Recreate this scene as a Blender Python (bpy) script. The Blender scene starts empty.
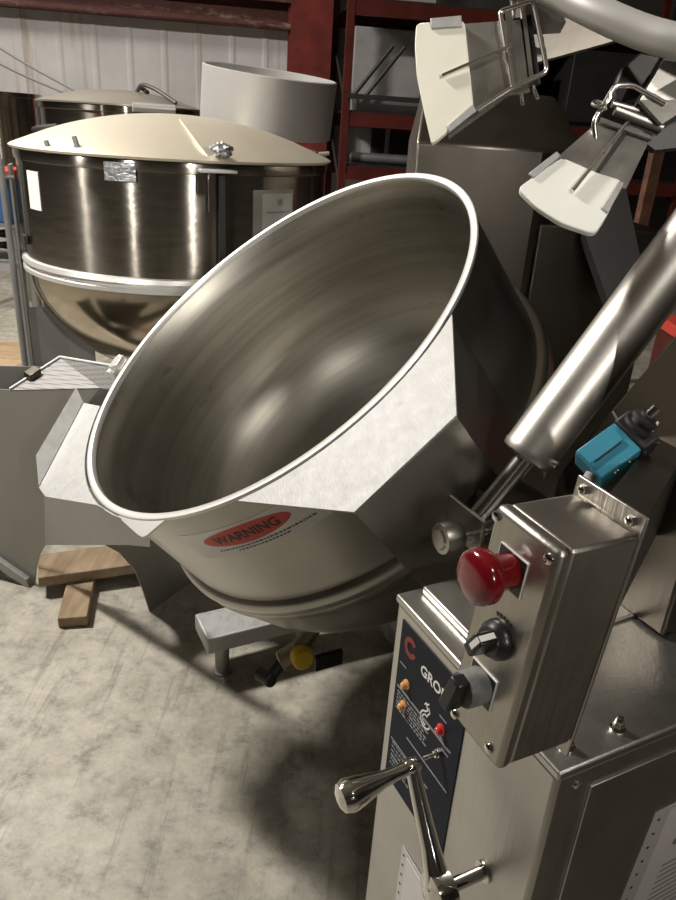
import bpy, bmesh, math, random
from mathutils import Vector, Matrix
random.seed(7)
sc = bpy.context.scene
COL = sc.collection
V = Vector
PI = math.pi

# ------------------------------------------------------------------ camera
FPX, CX, CY, H = 720.0, 338.0, 450.0, 1.5
p_, r_ = math.radians(24), math.radians(-3.7)
up_c = V((-math.sin(r_) * math.cos(p_), math.cos(r_) * math.cos(p_), math.sin(p_)))
fw_c = V((0, 0, -1))
y_c = (fw_c - up_c * fw_c.dot(up_c)).normalized()
x_c = y_c.cross(up_c)
MW = Matrix((x_c, y_c, up_c))            # camera axes -> world
EYE = V((0, 0, H))
cam_d = bpy.data.cameras.new('camera')
cam = bpy.data.objects.new('camera', cam_d)
COL.objects.link(cam)
cam.matrix_world = Matrix.Translation(EYE) @ MW.to_4x4()
cam_d.sensor_fit = 'VERTICAL'
cam_d.sensor_height = 36.0
cam_d.lens = 36.0 * FPX / 900.0
cam_d.clip_start = 0.02
sc.camera = cam


def ray(px, py):
    return MW @ V(((px - CX) / FPX, -(py - CY) / FPX, -1.0))


def atd(px, py, d):
    return EYE + ray(px, py) * d


def atz(px, py, z):
    r = ray(px, py)
    return EYE + r * ((z - H) / r.z)


def onp(px, py, p, n):
    r = ray(px, py)
    return EYE + r * ((V(p) - EYE).dot(n) / r.dot(n))


# ------------------------------------------------------------------ materials
def node_mat(name):
    m = bpy.data.materials.new(name)
    m.use_nodes = True
    nt = m.node_tree
    b = nt.nodes['Principled BSDF']
    return m, nt, b


def ramp(nt, src, stops):
    r = nt.nodes.new('ShaderNodeValToRGB')
    els = r.color_ramp.elements
    while len(els) < len(stops):
        els.new(0.5)
    for e, (p, c) in zip(els, stops):
        e.position = p
        e.color = (*c, 1) if len(c) == 3 else c
    nt.links.new(src, r.inputs[0])
    return r


def noise(nt, scale, detail=4, rough=0.55, vec_scale=None, coord='Object'):
    tc = nt.nodes.new('ShaderNodeTexCoord')
    mp = nt.nodes.new('ShaderNodeMapping')
    if vec_scale:
        mp.inputs['Scale'].default_value = vec_scale
    nt.links.new(tc.outputs[coord], mp.inputs[0])
    n = nt.nodes.new('ShaderNodeTexNoise')
    n.inputs['Scale'].default_value = scale
    n.inputs['Detail'].default_value = detail
    n.inputs['Roughness'].default_value = rough
    nt.links.new(mp.outputs[0], n.inputs['Vector'])
    return n


def steel(name, col=(.56, .54, .50), rough=.3, var=.12, grain=(6, 6, 160), bump=.02, scale=3.0, aniso=0.0, smear=None, arot=.25, stain=None, wave=None):
    m, nt, b = node_mat(name)
    b.inputs['Metallic'].default_value = 1
    n1 = noise(nt, scale, 5, .6)
    n2 = noise(nt, 1.0, 3, .6, grain)
    mx = nt.nodes.new('ShaderNodeMath'); mx.operation = 'MULTIPLY_ADD'
    nt.links.new(n1.outputs[0], mx.inputs[0]); mx.inputs[1].default_value = var * 2; mx.inputs[2].default_value = rough - var
    ad = nt.nodes.new('ShaderNodeMath'); ad.operation = 'MULTIPLY_ADD'
    nt.links.new(n2.outputs[0], ad.inputs[0]); ad.inputs[1].default_value = var * .7
    nt.links.new(mx.outputs[0], ad.inputs[2])
    nt.links.new(ad.outputs[0], b.inputs['Roughness'])
    lo = smear if smear else tuple(c * .86 for c in col)
    r = ramp(nt, n1.outputs[0], [(.3, lo), (.62, col)])
    if stain:
        n4 = noise(nt, stain, 6, .7, (1, 1, 1.6)); r4 = ramp(nt, n4.outputs[0], [(.30, (.50, .48, .45)), (.38, (1, 1, 1))])
        g4 = ramp(nt, n2.outputs[0], [(.36, (.80, .79, .77)), (.60, (1.06, 1.05, 1.03))])
        for src in (r4, g4):
            mx4 = nt.nodes.new('ShaderNodeMix'); mx4.data_type = 'RGBA'; mx4.blend_type = 'MULTIPLY'; mx4.inputs[0].default_value = .75
            nt.links.new(r.outputs[0] if r.type == 'VALTORGB' else r.outputs[2], mx4.inputs[6]); nt.links.new(src.outputs[0], mx4.inputs[7]); r = mx4
        nt.links.new(r.outputs[2], b.inputs['Base Color'])
    else:
        nt.links.new(r.outputs[0], b.inputs['Base Color'])
    if aniso:
        b.inputs['Anisotropic'].default_value = aniso; b.inputs['Anisotropic Rotation'].default_value = arot
        tg = nt.nodes.new('ShaderNodeTangent'); tg.direction_type = 'RADIAL'; tg.axis = 'Z'
        nt.links.new(tg.outputs[0], b.inputs['Tangent'])
    if bump:
        bp = nt.nodes.new('ShaderNodeBump'); bp.inputs['Strength'].default_value = bump; bp.inputs['Distance'].default_value = .01
        nt.links.new(n2.outputs[0], bp.inputs['Height']); nt.links.new(bp.outputs[0], b.inputs['Normal'])
        if wave:
            n7 = noise(nt, 1.0, 2, .5, wave[0]); b2 = nt.nodes.new('ShaderNodeBump'); b2.inputs['Strength'].default_value = wave[1]; b2.inputs['Distance'].default_value = .01
            nt.links.new(n7.outputs[0], b2.inputs['Height']); nt.links.new(bp.outputs[0], b2.inputs['Normal']); nt.links.new(b2.outputs[0], b.inputs['Normal'])
    return m


def plain(name, col, rough=.5, metal=0, var=.12, scale=8, bump=0, trans=0, coat=0):
    m, nt, b = node_mat(name)
    n = noise(nt, scale, 5, .6)
    r = ramp(nt, n.outputs[0], [(.3, tuple(c * (1 - var) for c in col)), (.7, tuple(min(1, c * (1 + var)) for c in col))])
    nt.links.new(r.outputs[0], b.inputs['Base Color'])
    b.inputs['Roughness'].default_value = rough
    b.inputs['Metallic'].default_value = metal
    b.inputs['Transmission Weight'].default_value = trans
    b.inputs['Coat Weight'].default_value = coat
    if bump:
        bp = nt.nodes.new('ShaderNodeBump'); bp.inputs['Strength'].default_value = bump; bp.inputs['Distance'].default_value = .01
        nt.links.new(n.outputs[0], bp.inputs['Height']); nt.links.new(bp.outputs[0], b.inputs['Normal'])
    return m


S_BOWL_IN = steel('bowl_interior_steel', (.385, .37, .332), .38, .06, (1.6, 1.6, 46), .04, 3.2, aniso=.4, arot=0, stain=3.4, smear=(.34, .325, .285))
S_BOWL = steel('bowl_exterior_steel', (.48, .465, .425), .32, .08, (5, 5, 150), .04, 5, aniso=.6)
S_RIM = plain('rim_steel', (.70, .69, .66), .38, .6, var=.04, scale=6)
S_PLATE = steel('satin_plate_steel', (.50, .50, .49), .62, .12, (300, 14, 300), .10, 40)
S_SIDE = steel('sanded_plate_steel', (.46, .46, .455), .68, .12, (300, 14, 300), .12, 40)
S_BOX = steel('enclosure_steel', (.45, .425, .385), .33, .08, (150, 150, 6), .05, 14)
S_CONS = steel('console_steel', (.60, .585, .55), .36, .09, (140, 140, 5), .05, 7)
S_TUBE = steel('cylinder_steel', (.50, .48, .44), .40, .05, (160, 160, 160), .015, 9)
S_SKIRT = steel('skirt_steel', (.46, .44, .40), .36, .08, (60, 60, 4), .02, 3)
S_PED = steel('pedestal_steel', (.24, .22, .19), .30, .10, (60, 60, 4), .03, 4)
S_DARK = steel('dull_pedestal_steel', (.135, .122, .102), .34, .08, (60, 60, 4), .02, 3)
S_GREY = plain('sheet_metal', (.33, .322, .30), .46, .55, var=.06, scale=3)
S_KET = steel('kettle_steel', (.36, .335, .29), .20, .02, (3, 3, 60), .03, 2.5, aniso=1.0, wave=((9, 9, 26), .10))
S_KETLOW = steel('kettle_bottom_steel', (.46, .40, .32), .14, .05, (6, 6, 6), .01, 2.5)
S_LID2 = plain('steel_lid', (.58, .54, .46), .34, .8, var=.05, scale=3)
S_LID = plain('reflected_cream_lid', (.70, .635, .51), .38, .55, var=.05, scale=3)  # steel lid; the cream reflected from the ceiling is put into the base colour
S_HOOP = plain('dull_aluminium', (.60, .59, .57), .45, .55, var=.05, scale=5)
CHROME = steel('chrome', (.80, .78, .74), .08, .02, (5, 5, 5), 0)
S_BOLT = steel('bolt_steel', (.72, .70, .66), .22, .05, (5, 5, 5), 0)
S_ARM = steel('scraper_arm_steel', (.40, .385, .355), .36, .14, (30, 30, 30), .04, 14, smear=(.36, .34, .31))
BLACK = plain('black_plastic', (.012, .012, .013), .32)
BLACKM = plain('matt_black', (.016, .015, .014), .6)
GREYK = plain('worn_grey_plastic', (.14, .14, .135), .55, var=.5, scale=60)
REDP = plain('red_plastic', (.15, .004, .007), .16, var=.1, coat=.6)
NAVY = plain('label_navy', (.012, .015, .024), .6); NAVY.node_tree.nodes['Principled BSDF'].inputs['Specular IOR Level'].default_value = .2
WHITE = plain('white_paint', (.80, .79, .76), .5)
PRINTG = plain('grey_print', (.26, .265, .27), .5)
REDPRINT = plain('red_print', (.50, .035, .03), .5)
LOGORED = plain('logo_red', (.24, .022, .02), .5)
WARNRED = plain('warning_red', (.62, .06, .042), .42, var=.08)
STICK = plain('sticker_film', (.78, .77, .73), .35, .0, var=.06)
INK = plain('black_ink', (.015, .013, .014), .5)
BLUEINK = plain('blue_ink', (.03, .045, .10), .5)
PLASTIC = plain('white_nylon', (.80, .78, .66), .42, var=.07, scale=5)
PLASTIC2 = plain('white_nylon_clean', (.78, .78, .72), .40, var=.05, scale=5)
AMBER = plain('amber_lens', (.75, .36, .12), .2, coat=.5)
REDL = plain('red_lens', (.55, .03, .03), .15, coat=.5)
TEAL = plain('teal_paint', (.035, .22, .32), .42, var=.08, scale=12)
YEL = plain('yellow_plastic', (.62, .42, .02), .45)
BRASS = steel('dull_brass', (.34, .30, .22), .45, .1)
PAPER = plain('paper', (.74, .71, .68), .7, var=.03)
SLEEVE = plain('clear_sleeve', (.62, .59, .57), .25, var=.05)
REDST = plain('red_steel_paint', (.16, .022, .016), .5, var=.35, scale=5)
RACKRED = plain('rack_red_paint', (.085, .012, .008), .45, var=.3, scale=8)
DKSTEEL = plain('dark_rack_steel', (.05, .048, .045), .5, .5)
GREYBOX = plain('grey_board', (.33, .32, .31), .7)
BLUE = plain('blue_plastic', (.05, .12, .30), .5)
GALV = plain('galvanised_pipe', (.34, .34, .34), .45, .7)
RUSTY = plain('rusty_steel', (.13, .06, .035), .8, .1, var=.5, scale=14)
FOIL = steel('crumpled_foil', (.50, .515, .54), .3, .1, (60, 60, 60), .3, 40)
CARD = plain('cardboard', (.34, .23, .13), .8, var=.15)


def mat_concrete():
    m, nt, b = node_mat('concrete_floor')
    n1 = noise(nt, 2.2, 12, .72); n2 = noise(nt, 13, 12, .78); n3 = noise(nt, 70, 3, .6)
    r1 = ramp(nt, n1.outputs[0], [(.30, (.25, .233, .195)), (.50, (.385, .365, .31)), (.68, (.53, .505, .44))])
    r2 = ramp(nt, n2.outputs[0], [(.36, (.46, .45, .43)), (.47, (.86, .85, .83)), (.60, (1.12, 1.10, 1.05))])
    mx = nt.nodes.new('ShaderNodeMix'); mx.data_type = 'RGBA'; mx.blend_type = 'MULTIPLY'; mx.inputs[0].default_value = .85
    nt.links.new(r1.outputs[0], mx.inputs[6]); nt.links.new(r2.outputs[0], mx.inputs[7])
    # hairline cracks and dark scuffs
    tc = nt.nodes.new('ShaderNodeTexCoord'); vo = nt.nodes.new('ShaderNodeTexVoronoi'); vo.feature = 'DISTANCE_TO_EDGE'; vo.inputs['Scale'].default_value = 1.6
    ad = nt.nodes.new('ShaderNodeVectorMath'); ad.operation = 'ADD'
    sc_ = nt.nodes.new('ShaderNodeVectorMath'); sc_.operation = 'SCALE'; sc_.inputs[3].default_value = .35
    nt.links.new(n2.outputs[1], sc_.inputs[0]); nt.links.new(tc.outputs['Object'], ad.inputs[0]); nt.links.new(sc_.outputs[0], ad.inputs[1])
    nt.links.new(ad.outputs[0], vo.inputs['Vector'])
    rc = ramp(nt, vo.outputs[0], [(.0, (.62, .60, .57)), (.012, (1, 1, 1))])
    m2 = nt.nodes.new('ShaderNodeMix'); m2.data_type = 'RGBA'; m2.blend_type = 'MULTIPLY'; m2.inputs[0].default_value = .55
    nt.links.new(mx.outputs[2], m2.inputs[6]); nt.links.new(rc.outputs[0], m2.inputs[7])
    n5 = noise(nt, 1.0, 6, .7, (26, 1.6, 1)); r5 = ramp(nt, n5.outputs[0], [(.36, (.55, .545, .53)), (.44, (1, 1, 1))])
    n6 = noise(nt, 1.0, 6, .7, (2.2, 34, 1)); r6 = ramp(nt, n6.outputs[0], [(.62, (1, 1, 1)), (.70, (1.22, 1.2, 1.16))])
    prev = m2
    for src, f_ in ((r5, .6), (r6, .7)):
        m3 = nt.nodes.new('ShaderNodeMix'); m3.data_type = 'RGBA'; m3.blend_type = 'MULTIPLY'; m3.inputs[0].default_value = f_
        nt.links.new(prev.outputs[2], m3.inputs[6]); nt.links.new(src.outputs[0], m3.inputs[7]); prev = m3
    nt.links.new(prev.outputs[2], b.inputs['Base Color'])
    rr = ramp(nt, n2.outputs[0], [(.3, (.62,) * 3), (.7, (.42,) * 3)])
    nt.links.new(rr.outputs[0], b.inputs['Roughness'])
    bp = nt.nodes.new('ShaderNodeBump'); bp.inputs['Strength'].default_value = .15; bp.inputs['Distance'].default_value = .004
    nt.links.new(n3.outputs[0], bp.inputs['Height']); nt.links.new(bp.outputs[0], b.inputs['Normal'])
    return m


def mat_wall():
    m, nt, b = node_mat('painted_wall_panel')
    n1 = noise(nt, 1.0, 6, .6, (3.2, 3.2, .28)); n2 = noise(nt, 1.4, 5, .6); n3 = noise(nt, 1.0, 5, .7, (14, 14, .5))
    r1 = ramp(nt, n2.outputs[0], [(.3, (.44, .425, .415)), (.7, (.60, .58, .575))])
    r3 = ramp(nt, n3.outputs[0], [(.52, (1, 1, 1)), (.70, (.62, .47, .32))])
    msk = ramp(nt, n1.outputs[0], [(.42, (0, 0, 0)), (.66, (1, 1, 1))])
    mx = nt.nodes.new('ShaderNodeMix'); mx.data_type = 'RGBA'; mx.blend_type = 'MULTIPLY'
    nt.links.new(msk.outputs[0], mx.inputs[0]); nt.links.new(r1.outputs[0], mx.inputs[6]); nt.links.new(r3.outputs[0], mx.inputs[7])
    nt.links.new(mx.outputs[2], b.inputs['Base Color']); b.inputs['Roughness'].default_value = .6
    return m


def mat_wood(name, c1, c2, axis_scale):
    m, nt, b = node_mat(name)
    n = noise(nt, 1.0, 6, .6, axis_scale); n2 = noise(nt, 7, 4)
    r = ramp(nt, n.outputs[0], [(.3, c1), (.7, c2)])
    r2 = ramp(nt, n2.outputs[0], [(.3, (.75, .72, .68)), (.6, (1, 1, 1))])
    mx = nt.nodes.new('ShaderNodeMix'); mx.data_type = 'RGBA'; mx.blend_type = 'MULTIPLY'; mx.inputs[0].default_value = .8
    nt.links.new(r.outputs[0], mx.inputs[6]); nt.links.new(r2.outputs[0], mx.inputs[7])
    nt.links.new(mx.outputs[2], b.inputs['Base Color']); b.inputs['Roughness'].default_value = .75
    return m


def mat_rust_girt():
    m, nt, b = node_mat('rusty_red_girt')
    n = noise(nt, 1.0, 8, .75, (3, 3, 9)); n2 = noise(nt, 22, 6, .7)
    r = ramp(nt, n.outputs[0], [(.35, (.075, .018, .014)), (.55, (.12, .035, .025)), (.64, (.26, .20, .16)), (.8, (.42, .37, .32))])
    r2 = ramp(nt, n2.outputs[0], [(.3, (.5, .45, .4)), (.65, (1, 1, 1))])
    mx = nt.nodes.new('ShaderNodeMix'); mx.data_type = 'RGBA'; mx.blend_type = 'MULTIPLY'; mx.inputs[0].default_value = .8
    nt.links.new(r.outputs[0], mx.inputs[6]); nt.links.new(r2.outputs[0], mx.inputs[7])
    nt.links.new(mx.outputs[2], b.inputs['Base Color']); b.inputs['Roughness'].default_value = .7
    return m


def mat_perf():
    # sheet with rows of small punched holes (the holes are dark through-cuts)
    m, nt, b = node_mat('perforated_sheet')
    b.inputs['Metallic'].default_value = .8; b.inputs['Roughness'].default_value = .6
    tc = nt.nodes.new('ShaderNodeTexCoord'); mp = nt.nodes.new('ShaderNodeMapping'); mp.inputs['Scale'].default_value = (90, 90, 90)
    mp.inputs['Rotation'].default_value = (.2, .1, .5)
    nt.links.new(tc.outputs['Object'], mp.inputs[0])
    vo = nt.nodes.new('ShaderNodeTexVoronoi'); vo.inputs['Scale'].default_value = 1.0; vo.inputs['Randomness'].default_value = 0.0
    nt.links.new(mp.outputs[0], vo.inputs['Vector'])
    r = ramp(nt, vo.outputs[0], [(.30, (.07, .068, .066)), (.40, (.23, .227, .22))])
    nt.links.new(r.outputs[0], b.inputs['Base Color'])
    return m


CONC = mat_concrete()
WALL = mat_wall()
WOOD = mat_wood('weathered_lumber', (.20, .135, .075), (.36, .27, .175), (30, 4, 30))
WOODL = mat_wood('pale_plywood', (.34, .23, .13), (.50, .37, .23), (4, 25, 25))
GIRT = mat_rust_girt()
PERF = mat_perf()
CEIL = plain('ceiling_liner', (.34, .31, .26), .8)
DARKWALL = plain('dark_wall', (.05, .047, .044), .8)


# ------------------------------------------------------------------ object plumbing
ORIGIN = {}
LOCAL = {}


def setp(o, label=None, cat=None, group=None, kind=None):
    if label: o['label'] = label
    if cat: o['category'] = cat
    if group: o['group'] = group
    if kind: o['kind'] = kind
    return o


def thing(name, label, cat, loc, group=None):
    o = bpy.data.objects.new(name, None)
    COL.objects.link(o)
    o.location = loc
    o.empty_display_size = .1
    ORIGIN[o.name] = V(loc)
    return setp(o, label, cat, group)


def obj(name, bm, mat, parent=None, smooth=True, label=None, origin=None, angle=35, bevel=0, kind=None, rot=None, pivot=None):
    """bm holds world coordinates; links ONE mesh object."""
    if parent is not None:
        og = ORIGIN[parent.name]
    else:
        if origin is None:
            xs = [v.co for v in bm.verts]
            origin = V((sum(v.x for v in xs) / len(xs), sum(v.y for v in xs) / len(xs), min(v.z for v in xs)))
        og = V(origin)
    bmesh.ops.recalc_face_normals(bm, faces=bm.faces)
    mloc = Matrix.Translation((pivot - og) if pivot else V((0, 0, 0))) @ (rot.to_4x4() if rot else Matrix.Identity(4))
    bmesh.ops.translate(bm, verts=bm.verts, vec=-og)
    if rot: bmesh.ops.transform(bm, matrix=mloc.inverted(), verts=bm.verts)
    me = bpy.data.meshes.new(name)
    bm.to_mesh(me); bm.free()
    if smooth:
        me.shade_smooth()
        me.set_sharp_from_angle(angle=math.radians(angle))
    me.materials.append(mat)
    o = bpy.data.objects.new(name, me)
    COL.objects.link(o)
    if parent is not None:
        o.parent = parent
        if rot: LOCAL[o.name] = mloc
        if parent.name in LOCAL: o.matrix_parent_inverse = LOCAL[parent.name].inverted()
        if rot: o.matrix_basis = mloc
    else:
        o.location = og
    ORIGIN[o.name] = og
    if bevel:
        md = o.modifiers.new('bevel', 'BEVEL'); md.width = bevel; md.segments = 2; md.limit_method = 'ANGLE'; md.angle_limit = math.radians(40)
    if label: o['label'] = label
    if kind: o['kind'] = kind
    return o


# ------------------------------------------------------------------ shape builders (append to a bmesh)
def B_():
    return bmesh.new()


class Fr:
    """a frame: origin o and three axes."""
    def __init__(s, o, x, y, z):
        s.o, s.x, s.y, s.z = V(o), V(x).normalized(), V(y).normalized(), V(z).normalized()

    def __call__(s, x, y, z=0.0):
        return s.o + s.x * x + s.y * y + s.z * z


WORLD = Fr((0, 0, 0), (1, 0, 0), (0, 1, 0), (0, 0, 1))


def box(bm, f, lo, hi):
    vs = [bm.verts.new(f(x, y, z)) for z in (lo[2], hi[2]) for y in (lo[1], hi[1]) for x in (lo[0], hi[0])]
    for q in ((0, 1, 3, 2), (4, 5, 7, 6), (0, 1, 5, 4), (2, 3, 7, 6), (0, 2, 6, 4), (1, 3, 7, 5)):
        bm.faces.new([vs[i] for i in q])
    return bm


def prism(bm, pts, d):
    """closed polygon of 3-D points extruded by vector d"""
    a = [bm.verts.new(p) for p in pts]; b = [bm.verts.new(V(p) + V(d)) for p in pts]
    bm.faces.new(a); bm.faces.new(b[::-1])
    for i in range(len(a)):
        j = (i + 1) % len(a)
        bm.faces.new((a[i], a[j], b[j], b[i]))
    return bm


def basis(ax):
    ax = V(ax).normalized()
    t = V((0, 0, 1)) if abs(ax.z) < .9 else V((1, 0, 0))
    u = ax.cross(t).normalized()
    return u, ax.cross(u).normalized(), ax


def lathe(bm, prof, o, ax, seg=48, closed=False, u=None):
    """prof: (r, h) list revolved about the axis"""
    if u is None:
        u, w, ax = basis(ax)
    else:
        ax = V(ax).normalized(); u = V(u).normalized(); w = ax.cross(u)
    o = V(o); rings = []
    for r, h in prof:
        if r < 1e-6:
            rings.append([bm.verts.new(o + ax * h)])
        else:
            rings.append([bm.verts.new(o + ax * h + (u * math.cos(2 * PI * k / seg) + w * math.sin(2 * PI * k / seg)) * r) for k in range(seg)])
    pairs = list(zip(rings, rings[1:]))
    if closed: pairs.append((rings[-1], rings[0]))
    for a, b in pairs:
        for k in range(seg):
            j = (k + 1) % seg
            if len(a) == 1 and len(b) == 1: continue
            if len(a) == 1: bm.faces.new((a[0], b[j], b[k]))
            elif len(b) == 1: bm.faces.new((a[k], a[j], b[0]))
            else: bm.faces.new((a[k], a[j], b[j], b[k]))
    return bm


def cyl(bm, p0, p1, r0, r1=None, seg=24, ch=0.0):
    p0, p1 = V(p0), V(p1); r1 = r0 if r1 is None else r1; L = (p1 - p0).length
    if ch: prof = [(0, 0), (r0 - ch, 0), (r0, ch), (r1, L - ch), (r1 - ch, L), (0, L)]
    else: prof = [(0, 0), (r0, 0), (r1, L), (0, L)]
    return lathe(bm, prof, p0, p1 - p0, seg)


def tube(bm, pts, r, seg=12, sub=6):
    """round bar through points, corners softened by Catmull-Rom"""
    P = [V(p) for p in pts]
    if sub > 1 and len(P) > 2:
        Q = [P[0] * 2 - P[1]] + P + [P[-1] * 2 - P[-2]]; out = []
        for i in range(1, len(Q) - 2):
            for k in range(sub):
                t = k / sub; a, b, c, d = Q[i - 1], Q[i], Q[i + 1], Q[i + 2]
                out.append(.5 * ((2 * b) + (c - a) * t + (2 * a - 5 * b + 4 * c - d) * t * t + (3 * b - a - 3 * c + d) * t ** 3))
        P = out + [P[-1]]
    return sweep(bm, P, r, seg)


def sweep(bm, P, r, seg=12):
    u = None; rings = []
    for i, p in enumerate(P):
        t = (P[min(i + 1, len(P) - 1)] - P[max(i - 1, 0)]).normalized()
        if u is None: u = basis(t)[0]
        u = (u - t * u.dot(t)).normalized(); w = t.cross(u)
        rr = r[i] if isinstance(r, (list, tuple)) else r
        rings.append([bm.verts.new(p + (u * math.cos(2 * PI * k / seg) + w * math.sin(2 * PI * k / seg)) * rr) for k in range(seg)])
    for a, b in zip(rings, rings[1:]):
        for k in range(seg):
            j = (k + 1) % seg
            bm.faces.new((a[k], a[j], b[j], b[k]))
    bm.faces.new(rings[0][::-1]); bm.faces.new(rings[-1])
    return bm


def fillet(pts, rad, n=5, close=False):
    """polyline with rounded corners (3-D)"""
    P = [V(p) for p in pts]; out = []
    N = len(P)
    for i in range(N):
        if not close and i in (0, N - 1):
            out.append(P[i]); continue
        a, b, c = P[i - 1], P[i], P[(i + 1) % N]
        d1, d2 = a - b, c - b
        rr = min(rad, d1.length * .45, d2.length * .45)
        q0, q2 = b + d1.normalized() * rr, b + d2.normalized() * rr
        for k in range(n + 1):
            t = k / n
            out.append(q0 * (1 - t) ** 2 + b * 2 * t * (1 - t) + q2 * t * t)
    return out


def text_into(bm, body, size, fmap, bold=0.0, extr=0.0006, sx=1.0):
    """lettering as a thin solid; fmap(x, y, z) -> world"""
    cu = bpy.data.curves.new('lettering', 'FONT')
    cu.body = body; cu.size = size; cu.align_x = 'CENTER'; cu.align_y = 'CENTER'; cu.offset = bold; cu.resolution_u = 3
    ob = bpy.data.objects.new('lettering', cu); COL.objects.link(ob)
    bpy.context.view_layer.update()
    me = bpy.data.meshes.new_from_object(ob.evaluated_get(bpy.context.evaluated_depsgraph_get()))
    bpy.data.objects.remove(ob)
    if me.vertices:
        ys = [v.co.y for v in me.vertices]; xs_ = [v.co.x for v in me.vertices]
        oy = (max(ys) + min(ys)) / 2; ox = (max(xs_) + min(xs_)) / 2
        t = bmesh.new(); t.from_mesh(me)
        r = bmesh.ops.extrude_face_region(t, geom=t.faces[:])
        for v in [g for g in r['geom'] if isinstance(g, bmesh.types.BMVert)]: v.co.z += extr
        idx = {}
        for v in t.verts: idx[v] = bm.verts.new(fmap((v.co.x - ox) * sx, v.co.y - oy, v.co.z))
        for f in t.faces:
            try: bm.faces.new([idx[v] for v in f.verts])
            except ValueError: pass
        t.free()
    bpy.data.meshes.remove(me)
    return bm


# ==================================================================== THE SETTING
WD = V((math.cos(.165), math.sin(.165), 0)); WN = V((WD.y, -WD.x, 0))      # wall direction, normal into the room
PW = atd(0, 60, 6.5); PW.z = 0
FW = Fr(PW, WD, -WN, (0, 0, 1))                                            # x along wall, y out of the room
bm = B_(); box(bm, WORLD, (-7, -4, -.15), (7, 8.6, 0)); setp(obj('floor', bm, CONC, smooth=False, origin=(0, 0, 0)), kind='structure')
bm = B_(); box(bm, WORLD, (-7, -4, 5.2), (7, 8.6, 5.35)); setp(obj('ceiling', bm, CEIL, smooth=False, origin=(0, 0, 5.2)), kind='structure')
bm = B_(); box(bm, WORLD, (-7.2, -4, 0), (-7, 8.6, 5.2)); setp(obj('wall_left', bm, DARKWALL, smooth=False), kind='structure')
bm = B_(); box(bm, WORLD, (7, -4, 0), (7.2, 8.6, 5.2)); setp(obj('wall_right', bm, DARKWALL, smooth=False), kind='structure')
bm = B_(); box(bm, WORLD, (-7, -4.2, 0), (7, -4, 5.2)); setp(obj('wall_front', bm, DARKWALL, smooth=False), kind='structure')
# back wall: ribbed metal panel from x=-4.6 to 4.2 along the wall
bm = B_()
prof = []
x = -4.4
while x < 3.45:
    prof += [(x, 0), (x + .24, 0), (x + .264, -.007), (x + .286, -.007)]
    x += .31
lo = [bm.verts.new(FW(a, b, 0)) for a, b in prof]; hi = [bm.verts.new(FW(a, b, 5.2)) for a, b in prof]
lo2 = [bm.verts.new(FW(a, .1, 0)) for a, b in (prof[0], prof[-1])]; hi2 = [bm.verts.new(FW(a, .1, 5.2)) for a, b in (prof[0], prof[-1])]
for i in range(len(prof) - 1): bm.faces.new((lo[i], lo[i + 1], hi[i + 1], hi[i]))
bm.faces.new((lo2[0], lo2[1], hi2[1], hi2[0])); bm.faces.new((lo[0], lo2[0], hi2[0], hi[0])); bm.faces.new((lo[-1], lo2[1], hi2[1], hi[-1]))
setp(obj('wall_back', bm, WALL, smooth=False), kind='structure')
bm = B_(); box(bm, FW, (3.45, 0, 0), (10, .1, 5.2)); setp(obj('wall_far', bm, DARKWALL, smooth=False), kind='structure')
# girt (horizontal C-channel) under the upper panels
bm = B_(); box(bm, FW, (-4.4, -.035, 2.30), (2.62, -.022, 2.56)); box(bm, FW, (-4.4, -.16, 2.545), (2.62, -.02, 2.56)); box(bm, FW, (-4.4, -.16, 2.30), (2.62, -.02, 2.315))
box(bm, FW, (-4.4, -.16, 2.51), (2.62, -.148, 2.56)); box(bm, FW, (-4.4, -.16, 2.30), (2.62, -.148, 2.35))
setp(obj('trim_1', bm, GIRT, smooth=False), kind='structure')
# red I-beam column in front of the wall
pc = onp(311, 40, FW(0, -.40, 0), WN); cx = (pc - PW).dot(WD); 
bm = B_(); w = .185
box(bm, FW, (cx - w, -.42, 0), (cx + w, -.40, 5.2)); box(bm, FW, (cx - w, -.10, 0), (cx + w, -.08, 5.2)); box(bm, FW, (cx - .01, -.40, 0), (cx + .01, -.10, 5.2))
setp(obj('column', bm, REDST, smooth=False), kind='structure')

# ==================================================================== TILTING MIXER KETTLE
A = V((-.4585, .8887, 0)).normalized(); Bv = V((.8887, .4585, 0)).normalized(); Z = V((0, 0, 1))
th = .6971
bc = V((-.1779, 1.5246, 1.0995))
nb = -Bv * math.sin(th) + Z * math.cos(th)
bb = nb.cross(A)
ROTB = Matrix((A, bb, nb)).transposed()
RF = Fr(bc, A, bb, nb)                       # rim frame: x along the tilt axis, y toward the pouring side, z out of the bowl
NC = V((.2458, .5416, .92))
CF = Fr(NC, A, Bv, Z)                        # console frame
M = thing('tilting_mixer_kettle', 'stainless tilting mixer kettle with its large bowl tipped to the left beside a control console', 'kettle', (bc.x, bc.y, 0))

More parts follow.
